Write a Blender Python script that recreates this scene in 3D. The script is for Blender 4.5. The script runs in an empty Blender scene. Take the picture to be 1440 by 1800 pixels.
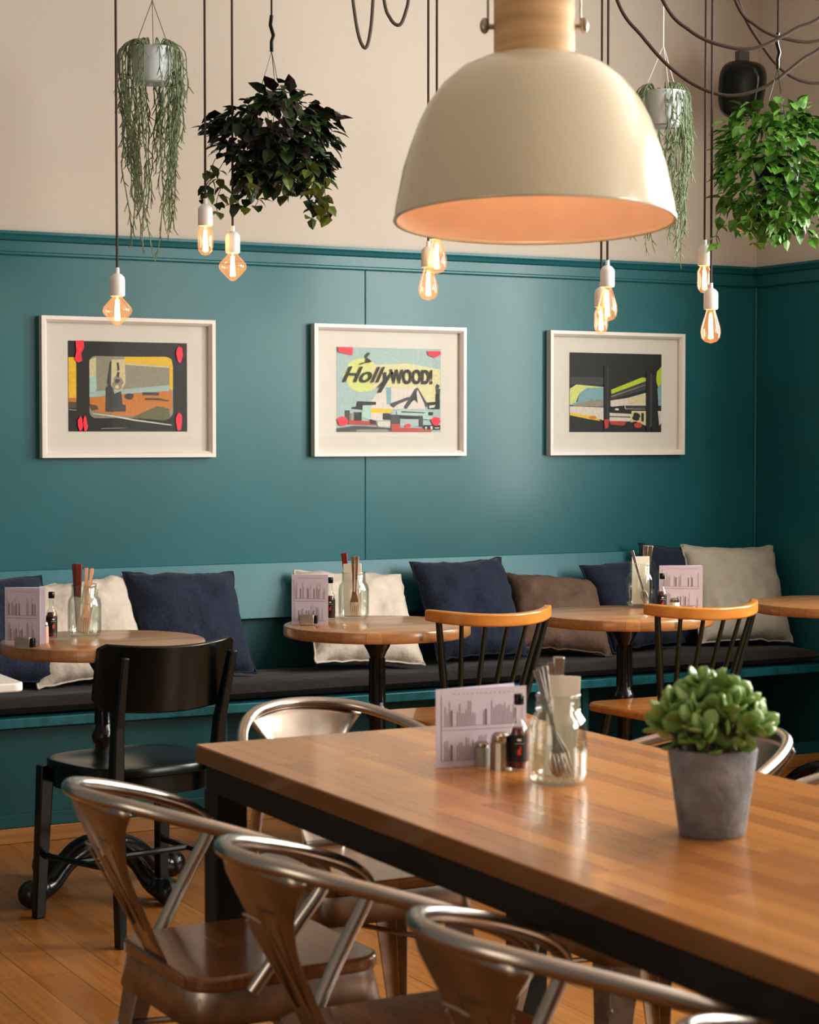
import bpy, bmesh, math, random
from mathutils import Vector, Matrix, Euler, noise
random.seed(7)
PI = math.pi
C = bpy.context.scene.collection
def R(a): return math.radians(a)

# ------------------------------------------------------------------ camera
CAM_H, YAW, FPX = 1.35, R(27.9), 3500.0
PITCH = math.atan(133/3500)
fw = Vector((math.sin(YAW)*math.cos(PITCH), math.cos(YAW)*math.cos(PITCH), -math.sin(PITCH)))
rt = Vector((math.cos(YAW), -math.sin(YAW), 0)); up = rt.cross(fw)
cd = bpy.data.cameras.new('camera'); cam = bpy.data.objects.new('camera', cd); C.objects.link(cam)
cam.location = (0, 0, CAM_H)
cam.rotation_euler = Matrix((rt, up, -fw)).transposed().to_euler()
cd.sensor_fit = 'HORIZONTAL'; cd.sensor_width = 28.8; cd.lens = 70; cd.clip_start = .05
cd.dof.use_dof = True; cd.dof.focus_distance = 6.6; cd.dof.aperture_fstop = 8.0
bpy.context.scene.camera = cam
def at(px, py, z=None, Y=None, X=None, t=None):
    """the world point that lies in a given direction on a plane of the room (survey helper)"""
    d = fw + rt*((px-720)/FPX) + up*((900-py)/FPX)
    o = Vector((0, 0, CAM_H))
    if z is not None: k = (z-CAM_H)/d.z
    elif Y is not None: k = Y/d.y
    elif X is not None: k = X/d.x
    else: k = t
    return o + d*k

# ------------------------------------------------------------------ materials
def nodes(m):
    m.use_nodes = True; return m.node_tree.nodes, m.node_tree.links
def mat(name, col, rough=.5, metal=0, var=.0, scale=20, bump=0, bscale=60, coat=0, spec=.5, emis=None, estr=0, trans=0, sub=0, col2=None, stretch=None, sheen=0):
    m = bpy.data.materials.new(name); N, L = nodes(m); b = N['Principled BSDF']
    b.inputs['Base Color'].default_value = (*col, 1); b.inputs['Roughness'].default_value = rough
    b.inputs['Metallic'].default_value = metal; b.inputs['Coat Weight'].default_value = coat
    b.inputs['Specular IOR Level'].default_value = spec
    if sheen: b.inputs['Sheen Weight'].default_value = sheen
    if emis: b.inputs['Emission Color'].default_value = (*emis, 1); b.inputs['Emission Strength'].default_value = estr
    if sub: b.inputs['Subsurface Weight'].default_value = sub; b.inputs['Subsurface Radius'].default_value = (.01,.01,.01)
    tc = N.new('ShaderNodeTexCoord'); mp = N.new('ShaderNodeMapping'); L.new(tc.outputs['Object'], mp.inputs['Vector'])
    if stretch: mp.inputs['Scale'].default_value = stretch
    nz = N.new('ShaderNodeTexNoise'); nz.inputs['Scale'].default_value = scale; nz.inputs['Detail'].default_value = 5
    L.new(mp.outputs[0], nz.inputs['Vector'])
    rp = N.new('ShaderNodeValToRGB'); rp.color_ramp.elements[0].position = .3; rp.color_ramp.elements[1].position = .7
    c2 = col2 or tuple(min(1, c*(1+var)) for c in col); c1 = tuple(c*(1-var) for c in col) if not col2 else col
    rp.color_ramp.elements[0].color = (*c1, 1); rp.color_ramp.elements[1].color = (*c2, 1)
    L.new(nz.outputs['Fac'], rp.inputs['Fac'])
    if var or col2: L.new(rp.outputs[0], b.inputs['Base Color'])
    if bump:
        n2 = N.new('ShaderNodeTexNoise'); n2.inputs['Scale'].default_value = bscale; n2.inputs['Detail'].default_value = 4
        L.new(mp.outputs[0], n2.inputs['Vector'])
        bp = N.new('ShaderNodeBump'); bp.inputs['Strength'].default_value = bump; bp.inputs['Distance'].default_value = .02
        L.new(n2.outputs['Fac'], bp.inputs['Height']); L.new(bp.outputs[0], b.inputs['Normal'])
    return m
def wood(name, c1, c2, along='Y', w=.045, ln=.45, rough=.3, coat=.3, mortar=.0008, grain=.35, face='X', dark=.35, gscale=1.0):
    """strip wood: brick pattern picks each strip's tone, stretched noise is its grain"""
    m = bpy.data.materials.new(name); N, L = nodes(m); b = N['Principled BSDF']
    tc = N.new('ShaderNodeTexCoord'); sp = N.new('ShaderNodeSeparateXYZ'); cb = N.new('ShaderNodeCombineXYZ')
    L.new(tc.outputs['Object'], sp.inputs[0])
    L.new(sp.outputs[along], cb.inputs['X']); L.new(sp.outputs[face], cb.inputs['Y'])
    br = N.new('ShaderNodeTexBrick'); L.new(cb.outputs[0], br.inputs['Vector'])
    br.inputs['Scale'].default_value = 1; br.inputs['Brick Width'].default_value = ln; br.inputs['Row Height'].default_value = w
    br.inputs['Mortar Size'].default_value = mortar; br.inputs['Mortar Smooth'].default_value = .2
    br.inputs['Color1'].default_value = (*c1, 1); br.inputs['Color2'].default_value = (*c2, 1)
    br.inputs['Mortar'].default_value = (*[c*dark for c in c1], 1); br.offset = .37; br.offset_frequency = 3
    gm = N.new('ShaderNodeMapping'); L.new(tc.outputs['Object'], gm.inputs[0])
    s = {'X': (2, 45, 45), 'Y': (45, 2, 45), 'Z': (45, 45, 2)}[along]
    gm.inputs['Scale'].default_value = tuple(v*gscale for v in s)
    nz = N.new('ShaderNodeTexNoise'); nz.inputs['Scale'].default_value = 1.6; nz.inputs['Detail'].default_value = 6; L.new(gm.outputs[0], nz.inputs['Vector'])
    rp = N.new('ShaderNodeValToRGB'); rp.color_ramp.elements[0].position = .3; rp.color_ramp.elements[1].position = .75
    rp.color_ramp.elements[0].color = (1-grain,)*3+(1,); rp.color_ramp.elements[1].color = (1.0,)*3+(1,)
    L.new(nz.outputs['Fac'], rp.inputs[0])
    mx = N.new('ShaderNodeMix'); mx.data_type = 'RGBA'; mx.blend_type = 'MULTIPLY'; mx.inputs['Factor'].default_value = 1
    L.new(br.outputs['Color'], mx.inputs['A']); L.new(rp.outputs[0], mx.inputs['B']); L.new(mx.outputs['Result'], b.inputs['Base Color'])
    b.inputs['Roughness'].default_value = rough; b.inputs['Coat Weight'].default_value = coat; b.inputs['Coat Roughness'].default_value = .12
    return m
def glass(name, tint=(1,1,1), edge=.9, base=.06, emis=None, estr=0):
    """thin clear glass: see-through, mirror-like towards its edges"""
    m = bpy.data.materials.new(name); N, L = nodes(m); N.remove(N['Principled BSDF']); out = N['Material Output']
    tr = N.new('ShaderNodeBsdfTransparent'); tr.inputs[0].default_value = (*tint, 1)
    gl = N.new('ShaderNodeBsdfGlossy'); gl.inputs['Roughness'].default_value = .03
    lw = N.new('ShaderNodeLayerWeight'); lw.inputs['Blend'].default_value = .35
    mr = N.new('ShaderNodeMapRange'); mr.inputs['To Min'].default_value = base; mr.inputs['To Max'].default_value = edge
    L.new(lw.outputs['Facing'], mr.inputs['Value'])
    pw = N.new('ShaderNodeMath'); pw.operation = 'POWER'; pw.inputs[1].default_value = 2.2; L.new(mr.outputs[0], pw.inputs[0])
    ad = N.new('ShaderNodeMath'); ad.operation = 'ADD'; ad.inputs[1].default_value = base*.6; L.new(pw.outputs[0], ad.inputs[0])
    mx = N.new('ShaderNodeMixShader'); L.new(ad.outputs[0], mx.inputs[0]); L.new(tr.outputs[0], mx.inputs[1]); L.new(gl.outputs[0], mx.inputs[2])
    s = mx.outputs[0]
    if emis:
        em = N.new('ShaderNodeEmission'); em.inputs[0].default_value = (*emis, 1); em.inputs[1].default_value = estr
        a = N.new('ShaderNodeAddShader'); L.new(s, a.inputs[0]); L.new(em.outputs[0], a.inputs[1]); s = a.outputs[0]
    L.new(s, out.inputs[0]); return m
def flat(name, col, rough=.55): return mat(name, col, rough, var=.12, scale=90)

M = {}
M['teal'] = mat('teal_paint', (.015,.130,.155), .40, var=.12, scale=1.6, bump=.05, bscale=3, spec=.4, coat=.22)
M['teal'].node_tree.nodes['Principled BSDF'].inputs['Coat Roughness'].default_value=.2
M['teal_lit'] = mat('teal_lit_paint', (.016,.150,.190), .42, var=.08, scale=3, bump=.04, bscale=9)  # wall teal lightened; light on the up-tilted board is put into the colour
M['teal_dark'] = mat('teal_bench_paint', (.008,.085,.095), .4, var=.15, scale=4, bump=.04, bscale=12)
M['teal_edge'] = mat('teal_edge_paint', (.014,.13,.16), .35, var=.25, scale=25)
M['plaster'] = mat('beige_plaster', (.54,.50,.445), .8, var=.05, scale=.9, bump=.05, bscale=30)
M['ceiling'] = mat('ceiling_paint', (.75,.70,.64), .9, var=.02)
M['white'] = mat('white_lacquer', (.76,.73,.70), .4, var=.02)
M['matboard'] = mat('cream_mat_board', (.68,.64,.585), .8, var=.02)
M['floor'] = wood('floor_planks', (.47,.205,.048), (.36,.145,.032), 'Y', .105, .8, rough=.32, coat=.15, grain=.35, mortar=.0015)
M['base_wood'] = wood('base_wood', (.50,.25,.08), (.42,.20,.06), 'X', .2, 1.2, rough=.4, face='Z')
M['table'] = wood('butcher_block', (.62,.275,.075), (.39,.155,.042), 'Y', .043, .52, rough=.27, coat=.3, mortar=.0004, grain=.22, gscale=.6)
M['round_wood'] = wood('round_block', (.66,.34,.14), (.42,.20,.075), 'X', .05, .33, rough=.28, coat=.4, mortar=.0004, face='Y', grain=.3)
M['seat_wood'] = wood('seat_elm', (.36,.155,.055), (.20,.08,.028), 'Y', .09, .6, rough=.25, coat=.45, grain=.45)
M['rail_wood'] = mat('honey_wood', (.60,.26,.05), .3, col2=(.45,.17,.03), scale=4, stretch=(1,8,8), coat=.4)
M['lamp_wood'] = mat('pale_wood', (.72,.48,.26), .55, col2=(.42,.25,.12), scale=2.2, stretch=(1.2,1.2,14))
M['steel'] = mat('brushed_steel', (.40,.355,.31), .27, 1, var=.18, scale=14, bump=.03, bscale=8)
M['steel_tube'] = mat('steel_tube', (.48,.44,.40), .26, 1, var=.12, scale=12)
M['steel_dull'] = mat('dull_steel', (.40,.35,.31), .38, 1, var=.25, scale=18)
M['chrome'] = mat('cutlery_steel', (.42,.38,.35), .22, 1)
M['black'] = mat('black_metal', (.0035,.0055,.0045), .24, var=.2, spec=.4)
M['iron'] = mat('cast_iron', (.008,.008,.009), .22, bump=.1, bscale=40)
M['black_green'] = mat('dark_green_lacquer', (.006,.016,.013), .3, coat=.3)
M['darkframe'] = mat('dark_table_steel', (.005,.005,.005), .55, var=.2)
M['cream'] = mat('cream_enamel', (.66,.60,.46), .22, var=.03, scale=3, coat=.35)
M['peach'] = mat('peach_enamel', (.80,.60,.47), .5, var=.03)
M['socket'] = mat('white_porcelain', (.75,.74,.73), .35)
M['cord'] = mat('brown_cord', (.055,.036,.030), .8, var=.2, scale=200)
M['cord_grey'] = mat('grey_cord', (.10,.085,.075), .8)
M['navy'] = mat('navy_linen', (.009,.018,.046), .85, var=.25, scale=60, bump=.3, bscale=120, sheen=.12)
M['ivory'] = mat('ivory_linen', (.62,.56,.49), .9, var=.06, scale=25, bump=.3, bscale=25)
M['taupe'] = mat('taupe_linen', (.13,.085,.062), .9, var=.12, scale=30, bump=.25, bscale=30)
M['greige'] = mat('greige_linen', (.47,.44,.38), .9, var=.06, scale=25, bump=.2, bscale=20)
M['brown_cushion'] = mat('dark_brown_cloth', (.016,.010,.010), .85, var=.3, scale=12, bump=.5, bscale=14, sheen=.1)
M['paper'] = mat('lilac_paper', (.66,.60,.70), .7, var=.02)
M['ink'] = mat('grey_ink', (.18,.16,.18), .7)
M['napkin'] = mat('napkin_paper', (.80,.75,.65), .85, var=.02)
M['glass'] = glass('clear_glass', (.97,.99,.97), .85, .09)
M['frameglass'] = glass('picture_glass', (.98,.99,.99), .14, .002)
M['pane'] = glass('window_glass', (.99,1,1), .35, .004)
M['bulbglass'] = glass('amber_bulb_glass', (1,.86,.70), .8, .10, (1,.40,.15), .32)
M['filament'] = mat('filament', (1,.6,.3), emis=(1,.60,.25), estr=45)
M['red'] = mat('red_handle', (.20,.018,.012), .35)
M['copper'] = mat('copper_cutlery', (.62,.34,.22), .25, 1)
M['sauce'] = mat('chilli_sauce', (.12,.02,.008), .25)
M['label'] = mat('black_label', (.02,.012,.012), .5)
M['redmark'] = mat('red_emblem', (.6,.07,.03), .5)
M['salt'] = mat('salt_grains', (.78,.76,.72), .8)
M['pinksalt'] = mat('pink_salt', (.70,.42,.30), .8)
M['concrete'] = mat('grey_concrete', (.15,.16,.18), .8, col2=(.31,.32,.345), scale=20, bump=.25, bscale=60)
M['greypot'] = mat('pale_grey_ceramic', (.30,.31,.28), .4)
M['soil'] = mat('dark_soil', (.02,.014,.01), .95, bump=.8)
M['jade'] = mat('jade_leaf', (.10,.24,.03), .36, col2=(.33,.46,.17), scale=30, sub=.05)
M['stem'] = mat('plant_stem', (.16,.12,.06), .7)
M['leaf_dark'] = mat('dark_leaf', (.010,.020,.009), .45, col2=(.035,.075,.016), scale=13)
M['leaf_purple'] = mat('purple_leaf', (.018,.010,.012), .5, var=.3)
M['leaf_olive'] = mat('olive_leaf', (.11,.16,.03), .45, var=.2)
M['leaf_bright'] = mat('bright_leaf', (.045,.15,.018), .42, col2=(.13,.31,.04), scale=12)
M['leaf_grey'] = mat('grey_green_strand', (.13,.19,.10), .6, col2=(.22,.28,.17), scale=30)
M['bluewhite'] = mat('bluish_white_pot', (.55,.62,.66), .3, var=.08)

# ------------------------------------------------------------------ mesh builder
def spline(pts, n=6):
    pts = [Vector(p) for p in pts]; o = []
    for i in range(len(pts)-1):
        p0 = pts[max(i-1,0)]; p1 = pts[i]; p2 = pts[i+1]; p3 = pts[min(i+2,len(pts)-1)]
        for k in range(n):
            t = k/n
            o.append(.5*((2*p1)+(p2-p0)*t+(2*p0-5*p1+4*p2-p3)*t*t+(3*p1-p0-3*p2+p3)*t**3))
    o.append(pts[-1]); return o
class MB:
    def __init__(s): s.v=[]; s.f=[]; s.mi=[]; s.cur=0
    def add(s, vs, fs):
        b=len(s.v); s.v += [tuple(v) for v in vs]; s.f += [[b+i for i in f] for f in fs]; s.mi += [s.cur]*len(fs); return s
    def box(s, c, d, rot=None):
        hx,hy,hz=[q/2 for q in d]; m = Euler(rot).to_matrix() if rot else Matrix.Identity(3); c=Vector(c)
        vs=[c+m@Vector((x*hx,y*hy,z*hz)) for x in(-1,1) for y in(-1,1) for z in(-1,1)]
        return s.add(vs,[(0,1,3,2),(4,6,7,5),(0,4,5,1),(2,3,7,6),(0,2,6,4),(1,5,7,3)])
    def hexa(s, bot, top):   # two quads of 4 points
        return s.add(list(bot)+list(top),[(3,2,1,0),(4,5,6,7),(0,1,5,4),(1,2,6,5),(2,3,7,6),(3,0,4,7)])
    def tube(s, pts, r, n=12, cap=True, flatten=None):
        pts=[Vector(p) for p in pts]; rs = r if isinstance(r,(list,tuple)) else [r]*len(pts)
        if len(rs)!=len(pts): rs=[rs[0]+(rs[-1]-rs[0])*i/(len(pts)-1) for i in range(len(pts))]
        vs=[]; prev=None
        for i,p in enumerate(pts):
            d=(pts[min(i+1,len(pts)-1)]-pts[max(i-1,0)])
            d = d.normalized() if d.length>1e-9 else Vector((0,0,1))
            if prev is None: a=d.orthogonal().normalized()
            else:
                a=prev-d*prev.dot(d); a=a.normalized() if a.length>1e-6 else d.orthogonal().normalized()
            prev=a; b=d.cross(a)
            for k in range(n):
                th=2*PI*k/n; vs.append(p+(a*math.cos(th)+b*math.sin(th))*rs[i])
        fs=[(i*n+k,i*n+(k+1)%n,(i+1)*n+(k+1)%n,(i+1)*n+k) for i in range(len(pts)-1) for k in range(n)]
        if cap: fs += [tuple(range(n))[::-1], tuple(range((len(pts)-1)*n,len(pts)*n))]
        return s.add(vs,fs)
    def cyl(s, a, b, r, r2=None, n=16): return s.tube([a,b],[r,r if r2 is None else r2],n)
    def lathe(s, prof, n=32, c=(0,0,0), flute=None):
        c=Vector(c); vs=[]; 
        for (r,z) in prof:
            for k in range(n):
                rr=r*(1+(flute*math.cos(k*PI) if flute else 0)); th=2*PI*k/n
                vs.append(c+Vector((rr*math.cos(th),rr*math.sin(th),z)))
        m=len(prof)
        fs=[(i*n+k,i*n+(k+1)%n,(i+1)*n+(k+1)%n,(i+1)*n+k) for i in range(m-1) for k in range(n)]
        if prof[0][0]>1e-4: fs.append(tuple(range(n))[::-1])
        if prof[-1][0]>1e-4: fs.append(tuple(range((m-1)*n,m*n)))
        return s.add(vs,fs)
    def lathe_open(s, prof, n=32, c=(0,0,0)):
        a=len(s.f); s.lathe(prof,n,c); k = (1 if prof[0][0]>1e-4 else 0)+(1 if prof[-1][0]>1e-4 else 0)
        for _ in range(k): s.f.pop(); s.mi.pop()
        return s
    def prism(s, outline, z0, z1):
        n=len(outline); vs=[(x,y,z0) for x,y in outline]+[(x,y,z1) for x,y in outline]
        fs=[tuple(range(n))[::-1],tuple(range(n,2*n))]+[(k,(k+1)%n,n+(k+1)%n,n+k) for k in range(n)]
        return s.add(vs,fs)
    def ell(s, c, r, rot=None, n=8, m=6):
        mt = rot if isinstance(rot,Matrix) else (Euler(rot).to_matrix() if rot else Matrix.Identity(3)); c=Vector(c); vs=[]
        for i in range(m+1):
            ph=PI*i/m
            for k in range(n):
                th=2*PI*k/n; vs.append(c+mt@Vector((r[0]*math.sin(ph)*math.cos(th),r[1]*math.sin(ph)*math.sin(th),r[2]*math.cos(ph))))
        return s.add(vs,[(i*n+k,(i+1)*n+k,(i+1)*n+(k+1)%n,i*n+(k+1)%n) for i in range(m) for k in range(n)])
    def build(s, name, mats, parent=None, bevel=0, smooth=40, seg=2, solid=0, sub=0):
        me=bpy.data.meshes.new(name); me.from_pydata(s.v,[],s.f)
        mats = mats if isinstance(mats,(list,tuple)) else [mats]
        for m in mats: me.materials.append(m)
        me.polygons.foreach_set('material_index', s.mi)
        bm=bmesh.new(); bm.from_mesh(me); bmesh.ops.remove_doubles(bm,verts=bm.verts,dist=1e-6)
        bmesh.ops.recalc_face_normals(bm,faces=bm.faces); bm.to_mesh(me); bm.free()
        if smooth: me.shade_smooth(); me.set_sharp_from_angle(angle=R(smooth))
        o=bpy.data.objects.new(name,me); C.objects.link(o)
        if parent: o.parent=parent
        if solid: md=o.modifiers.new('solid','SOLIDIFY'); md.thickness=solid; md.offset=0
        if bevel: md=o.modifiers.new('bevel','BEVEL'); md.width=bevel; md.segments=seg; md.limit_method='ANGLE'; md.angle_limit=R(40)
        if sub: md=o.modifiers.new('sub','SUBSURF'); md.levels=sub; md.render_levels=sub
        return o
def tag(o, label, cat, group=None):
    o['label']=label; o['category']=cat
    if group: o['group']=group
    return o
def thing(name, loc, label, cat, rz=0, group=None, rot=None):
    o=bpy.data.objects.new(name,None); C.objects.link(o); o.location=loc; o.rotation_euler=rot or (0,0,rz); o.empty_display_size=.05
    return tag(o,label,cat,group)
def struct(o): o['kind']='structure'; return o
def kids(o): return [c for c in bpy.data.objects if c.parent is o]
def copy_tree(o, parent=None):
    c=o.copy(); C.objects.link(c); c.parent=parent
    for ch in kids(o): copy_tree(ch,c)
    return c
def dup(o, loc, label, rz=None, rot=None, group=None):
    c=copy_tree(o); c.location=loc; c['label']=label
    if rz is not None: c.rotation_euler=(0,0,rz)
    if rot is not None: c.rotation_euler=rot
    if group: c['group']=group
    return c
def rrect(hx, hy, r, n=6):
    o=[]
    for cx,cy,a in ((hx-r,hy-r,0),(-hx+r,hy-r,90),(-hx+r,-hy+r,180),(hx-r,-hy+r,270)):
        for k in range(n+1):
            t=R(a+90*k/n); o.append((cx+r*math.cos(t),cy+r*math.sin(t)))
    return o

# ------------------------------------------------------------------ the setting
WY, WX, CEIL = 6.90, 5.343, 3.6
DADO, X0 = 2.074, -1.2
struct(MB().box(((X0+7)/2,2.7,-.05),(7-X0,10.6,.1)).build('floor',M['floor'],smooth=0))
struct(MB().box(((X0+7)/2,2.7,CEIL+.05),(7-X0,10.6,.1)).build('ceiling',M['ceiling'],smooth=0))
struct(MB().box(((X0+WX+.2)/2,WY+.1,DADO+(CEIL-DADO)/2),(WX+.2-X0,.2,CEIL-DADO)).build('wall_back',M['plaster'],smooth=0))
seam=at(643,800,Y=WY).x
struct(MB().box(((X0+WX+.2)/2,WY+.1,DADO/2),(WX+.2-X0,.2,DADO)).build('wall_back_panelling',M['teal'],smooth=0))
struct(MB().cyl((seam,WY,.87),(seam,WY,DADO-.085),.0035).build('seam_highlight',M['teal_lit']))  # lighter bead added to draw the bright highlight along the panel seam
# dado cornice on both walls
def cornice(name, along, a, b):
    prof=[(0,-.085),(.006,-.085),(.010,-.080),(.010,-.074),(.006,-.070),(.006,-.034),(.014,-.030),(.020,-.018),(.026,-.010),(.026,0),(0,0)]
    m=MB(); n=len(prof)
    def P(d,z,q): return (q,WY-d,DADO+z) if along=='x' else (WX-d,q,DADO+z)
    m.add([P(d,z,a) for d,z in prof]+[P(d,z,b) for d,z in prof],[tuple(range(n)),tuple(range(n,2*n))]+[(k,(k+1)%n,n+(k+1)%n,n+k) for k in range(n)])
    struct(m.build(name,M['teal'],smooth=0))
cornice('trim_1','x',X0,WX); cornice('trim_2','y',5.3,WY-.02)
struct(MB().cyl((WX-.004,WY-.004,.5),(WX-.004,WY-.004,DADO-.085),.006).build('trim_3',M['teal_lit']))
# right wall with its window openings: (y0,y1,z0,z1)
wins=[(4.58,5.10,1.0,2.95),(2.35,3.95,1.35,3.2),(-1.5,.9,1.35,3.2)]
def wall_right():
    up_,lo=MB(),MB()
    ys=[-2.6]+[q for w in sorted(wins) for q in w[:2]]+[WY]
    for i in range(len(ys)-1):
        y0,y1=ys[i],ys[i+1]; w=[k for k in wins if abs(k[0]-y0)<1e-6]
        for z0,z1,m in ((0,DADO,lo),(DADO,CEIL,up_)):
            if not w: m.box((WX+.1,(y0+y1)/2,(z0+z1)/2),(.2,y1-y0,z1-z0))
            else:
                a,b=w[0][2],w[0][3]
                if a>z0: m.box((WX+.1,(y0+y1)/2,(z0+min(a,z1))/2),(.2,y1-y0,min(a,z1)-z0))
                if b<z1: m.box((WX+.1,(y0+y1)/2,(max(b,z0)+z1)/2),(.2,y1-y0,z1-max(b,z0)))
    struct(up_.build('wall_right',M['plaster'],smooth=0)); struct(lo.build('wall_right_panelling',M['teal'],smooth=0))
wall_right()
for i,(y0,y1,z0,z1) in enumerate(wins):
    e=bpy.data.objects.new('window_%d'%(i+1),None); C.objects.link(e); e['kind']='structure'; e.location=(WX+.12,(y0+y1)/2,z0)
    w_,h_=y1-y0,z1-z0; m=MB(); q=.05
    for yy in (-w_/2+q/2,w_/2-q/2): m.box((0,yy,h_/2),(.06,q,h_))
    for zz in (q/2,h_-q/2): m.box((0,0,zz),(.06,w_-2*q,q))
    if w_>1: m.box((0,0,h_/2),(.05,.05,h_-2*q))
    m.build('window_frame',M['white'],e,bevel=.004)
    MB().box((0,0,h_/2),(.006,w_-2*q,h_-2*q)).build('window_pane',M['pane'],e,smooth=0)
    ld=bpy.data.lights.new('window_daylight','AREA'); ld.shape='RECTANGLE'; ld.size=h_; ld.size_y=w_
    lo=bpy.data.objects.new('window_daylight',ld); C.objects.link(lo); lo.location=(WX+.05,(y0+y1)/2,(z0+z1)/2)
    lo.rotation_euler=(0,R(90),0)
    ld.energy=(75,175,180)[i]; ld.color=(1,.96,.90)

# ------------------------------------------------------------------ built-in bench
BF=6.40
b=thing('bench',(3.0,BF,0),'long teal wooden wall bench running below the three framed prints','bench')
L0,L1=X0-3.0,WX-3.0-.005
xa=at(405,1300,Y=BF).x-3.0; xb=at(1045,1220,Y=BF).x-3.0
for x0_,x1_,d_ in ((L0,xa,.04),(xa+.002,xb,.16),(xb+.002,L1,.42)):  # right section set deep, shaped so the bench front goes dark there
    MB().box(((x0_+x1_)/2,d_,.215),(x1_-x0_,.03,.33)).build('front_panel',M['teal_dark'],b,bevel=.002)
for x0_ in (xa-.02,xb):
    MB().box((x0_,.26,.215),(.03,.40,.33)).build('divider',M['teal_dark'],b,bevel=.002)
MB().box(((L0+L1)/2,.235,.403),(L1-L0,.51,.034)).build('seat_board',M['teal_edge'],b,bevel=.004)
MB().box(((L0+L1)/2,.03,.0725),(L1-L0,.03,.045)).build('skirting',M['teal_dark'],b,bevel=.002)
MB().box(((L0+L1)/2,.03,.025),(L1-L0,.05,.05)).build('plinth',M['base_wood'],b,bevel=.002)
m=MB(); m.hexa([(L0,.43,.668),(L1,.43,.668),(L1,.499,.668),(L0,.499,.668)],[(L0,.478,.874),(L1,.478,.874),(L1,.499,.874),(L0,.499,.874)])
m.build('backrest_board',M['teal_lit'],b,bevel=.003)
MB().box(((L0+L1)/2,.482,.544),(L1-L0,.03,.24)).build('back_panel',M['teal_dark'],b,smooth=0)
# seat cushion, lumpy long pad
def pad(x0,x1):
    m=MB(); nx=int((x1-x0)/.03); ny=14; vs=[]
    for side in (1,-1):
        for i in range(nx+1):
            for j in range(ny+1):
                u=2*i/nx-1; v=2*j/ny-1; e=((1-abs(v)**6)*(1-abs(u)**60))**.5 if abs(v)<1 and abs(u)<1 else 0
                x=x0+(x1-x0)*i/nx; w=noise.noise(Vector((x*3.1,v*1.5,side)))*.016+noise.noise(Vector((x*11,v*3,4+side)))*.007
                vs.append((x,v*.235*(1+.02*noise.noise(Vector((x*5,0,9)))),.032+side*(.031*e+ (w*.6*e if side>0 else 0))))
    K=(nx+1)*(ny+1)
    fs=[(i*(ny+1)+j,(i+1)*(ny+1)+j,(i+1)*(ny+1)+j+1,i*(ny+1)+j+1) for i in range(nx) for j in range(ny)]
    m.add(vs,fs+[tuple(K+q for q in f) for f in fs]); return m
o=pad(L0+.02,L1-.02).build('bench_cushion',M['brown_cushion'],smooth=60); o.location=(3.0,BF+.225,.421)
tag(o,'long dark brown seat cushion lying on the teal wall bench','cushion')

# ------------------------------------------------------------------ scatter pillows
def pillow(px, w, h, matn, label, T=.155, rz=0, roll=0, tilt=-33, y=6.685, z=None, seed=0, name='throw_pillow'):
    m=MB(); n=26; vs=[]
    for side in (1,-1):
        for i in range(n+1):
            for j in range(n+1):
                u=2*i/n-1; v=2*j/n-1
                pin=1-.07*(1-u*u)*abs(v)**3; pin2=1-.07*(1-v*v)*abs(u)**3
                e=max(0,(1-abs(u)**3.2))**.55*max(0,(1-abs(v)**3.2))**.55
                wr=noise.noise(Vector((u*2.2+seed,v*2.2,side*3)))*.020+abs(noise.noise(Vector((u*4+seed,v*3.2,side))))*.016
                ed=.010*noise.noise(Vector((u*5,v*5,seed+5)))
                vs.append((u*w/2*pin2+ed,v*h/2*pin+ed*(1 if side else 1), side*(T/2*e+wr*e)))
    K=(n+1)**2; fs=[(i*(n+1)+j,(i+1)*(n+1)+j,(i+1)*(n+1)+j+1,i*(n+1)+j+1) for i in range(n) for j in range(n)]
    m.add(vs,fs+[tuple(K+q for q in f) for f in fs])
    o=m.build(name,matn,smooth=70)
    X=at(px,1080,Y=y).x
    tl=R(tilt); zz=z if z is not None else .482+h/2*math.cos(tl)+T/2*abs(math.sin(tl))*.55
    o.rotation_euler=(Matrix.Rotation(R(rz),3,'Z')@Matrix.Rotation(PI/2+tl,3,'X')@Matrix.Rotation(R(roll),3,'Z')).to_euler()
    o.location=(X,y,zz)
    # welt along the seam
    s=MB(); pts=[]
    for k in range(4*20):
        q=k/20; a=int(q); t=2*(q-a)-1
        u,v=[(t,-1),(1,t),(-t,1),(-1,-t)][a]
        pin=1-.07*(1-u*u); pin2=1-.07*(1-v*v); ed=.010*noise.noise(Vector((u*5,v*5,seed+5)))
        pts.append((u*w/2*(pin2 if abs(u)==1 else 1)+ed,v*h/2*(pin if abs(v)==1 else 1)+ed,0))
    s.tube(pts+[pts[0]],.004,6,cap=False); s.build('seam',matn,o)
    return tag(o,label,'pillow','scatter pillows on the bench')
pillow(-12,.44,.42,M['navy'],'navy pillow cut off by the left edge, behind the menu on the leftmost round table',seed=1,rz=4)
pillow(146,.42,.40,M['ivory'],'ivory linen pillow behind the leftmost round table',seed=2,roll=5,rz=-3,T=.14)
pillow(333,.43,.42,M['navy'],'large navy pillow just right of the leftmost round table, above the black chair',seed=3,roll=-2,rz=2,T=.15,y=6.67)
pillow(632,.44,.42,M['ivory'],'ivory linen pillow behind the round table with the copper forks',seed=4,roll=-5,tilt=-40,y=6.675)
pillow(826,.41,.42,M['navy'],'navy pillow below the middle print, between ivory and taupe pillows',seed=5,tilt=-30,roll=1)
pillow(980,.40,.36,M['taupe'],'dark taupe pillow slumped beside the navy one',seed=6,tilt=-40,roll=-8,rz=-6,y=6.67)
pillow(1112,.36,.39,M['navy'],'navy pillow behind the glass jar on the third round table',seed=7,tilt=-30,roll=5,y=6.68)
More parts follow.
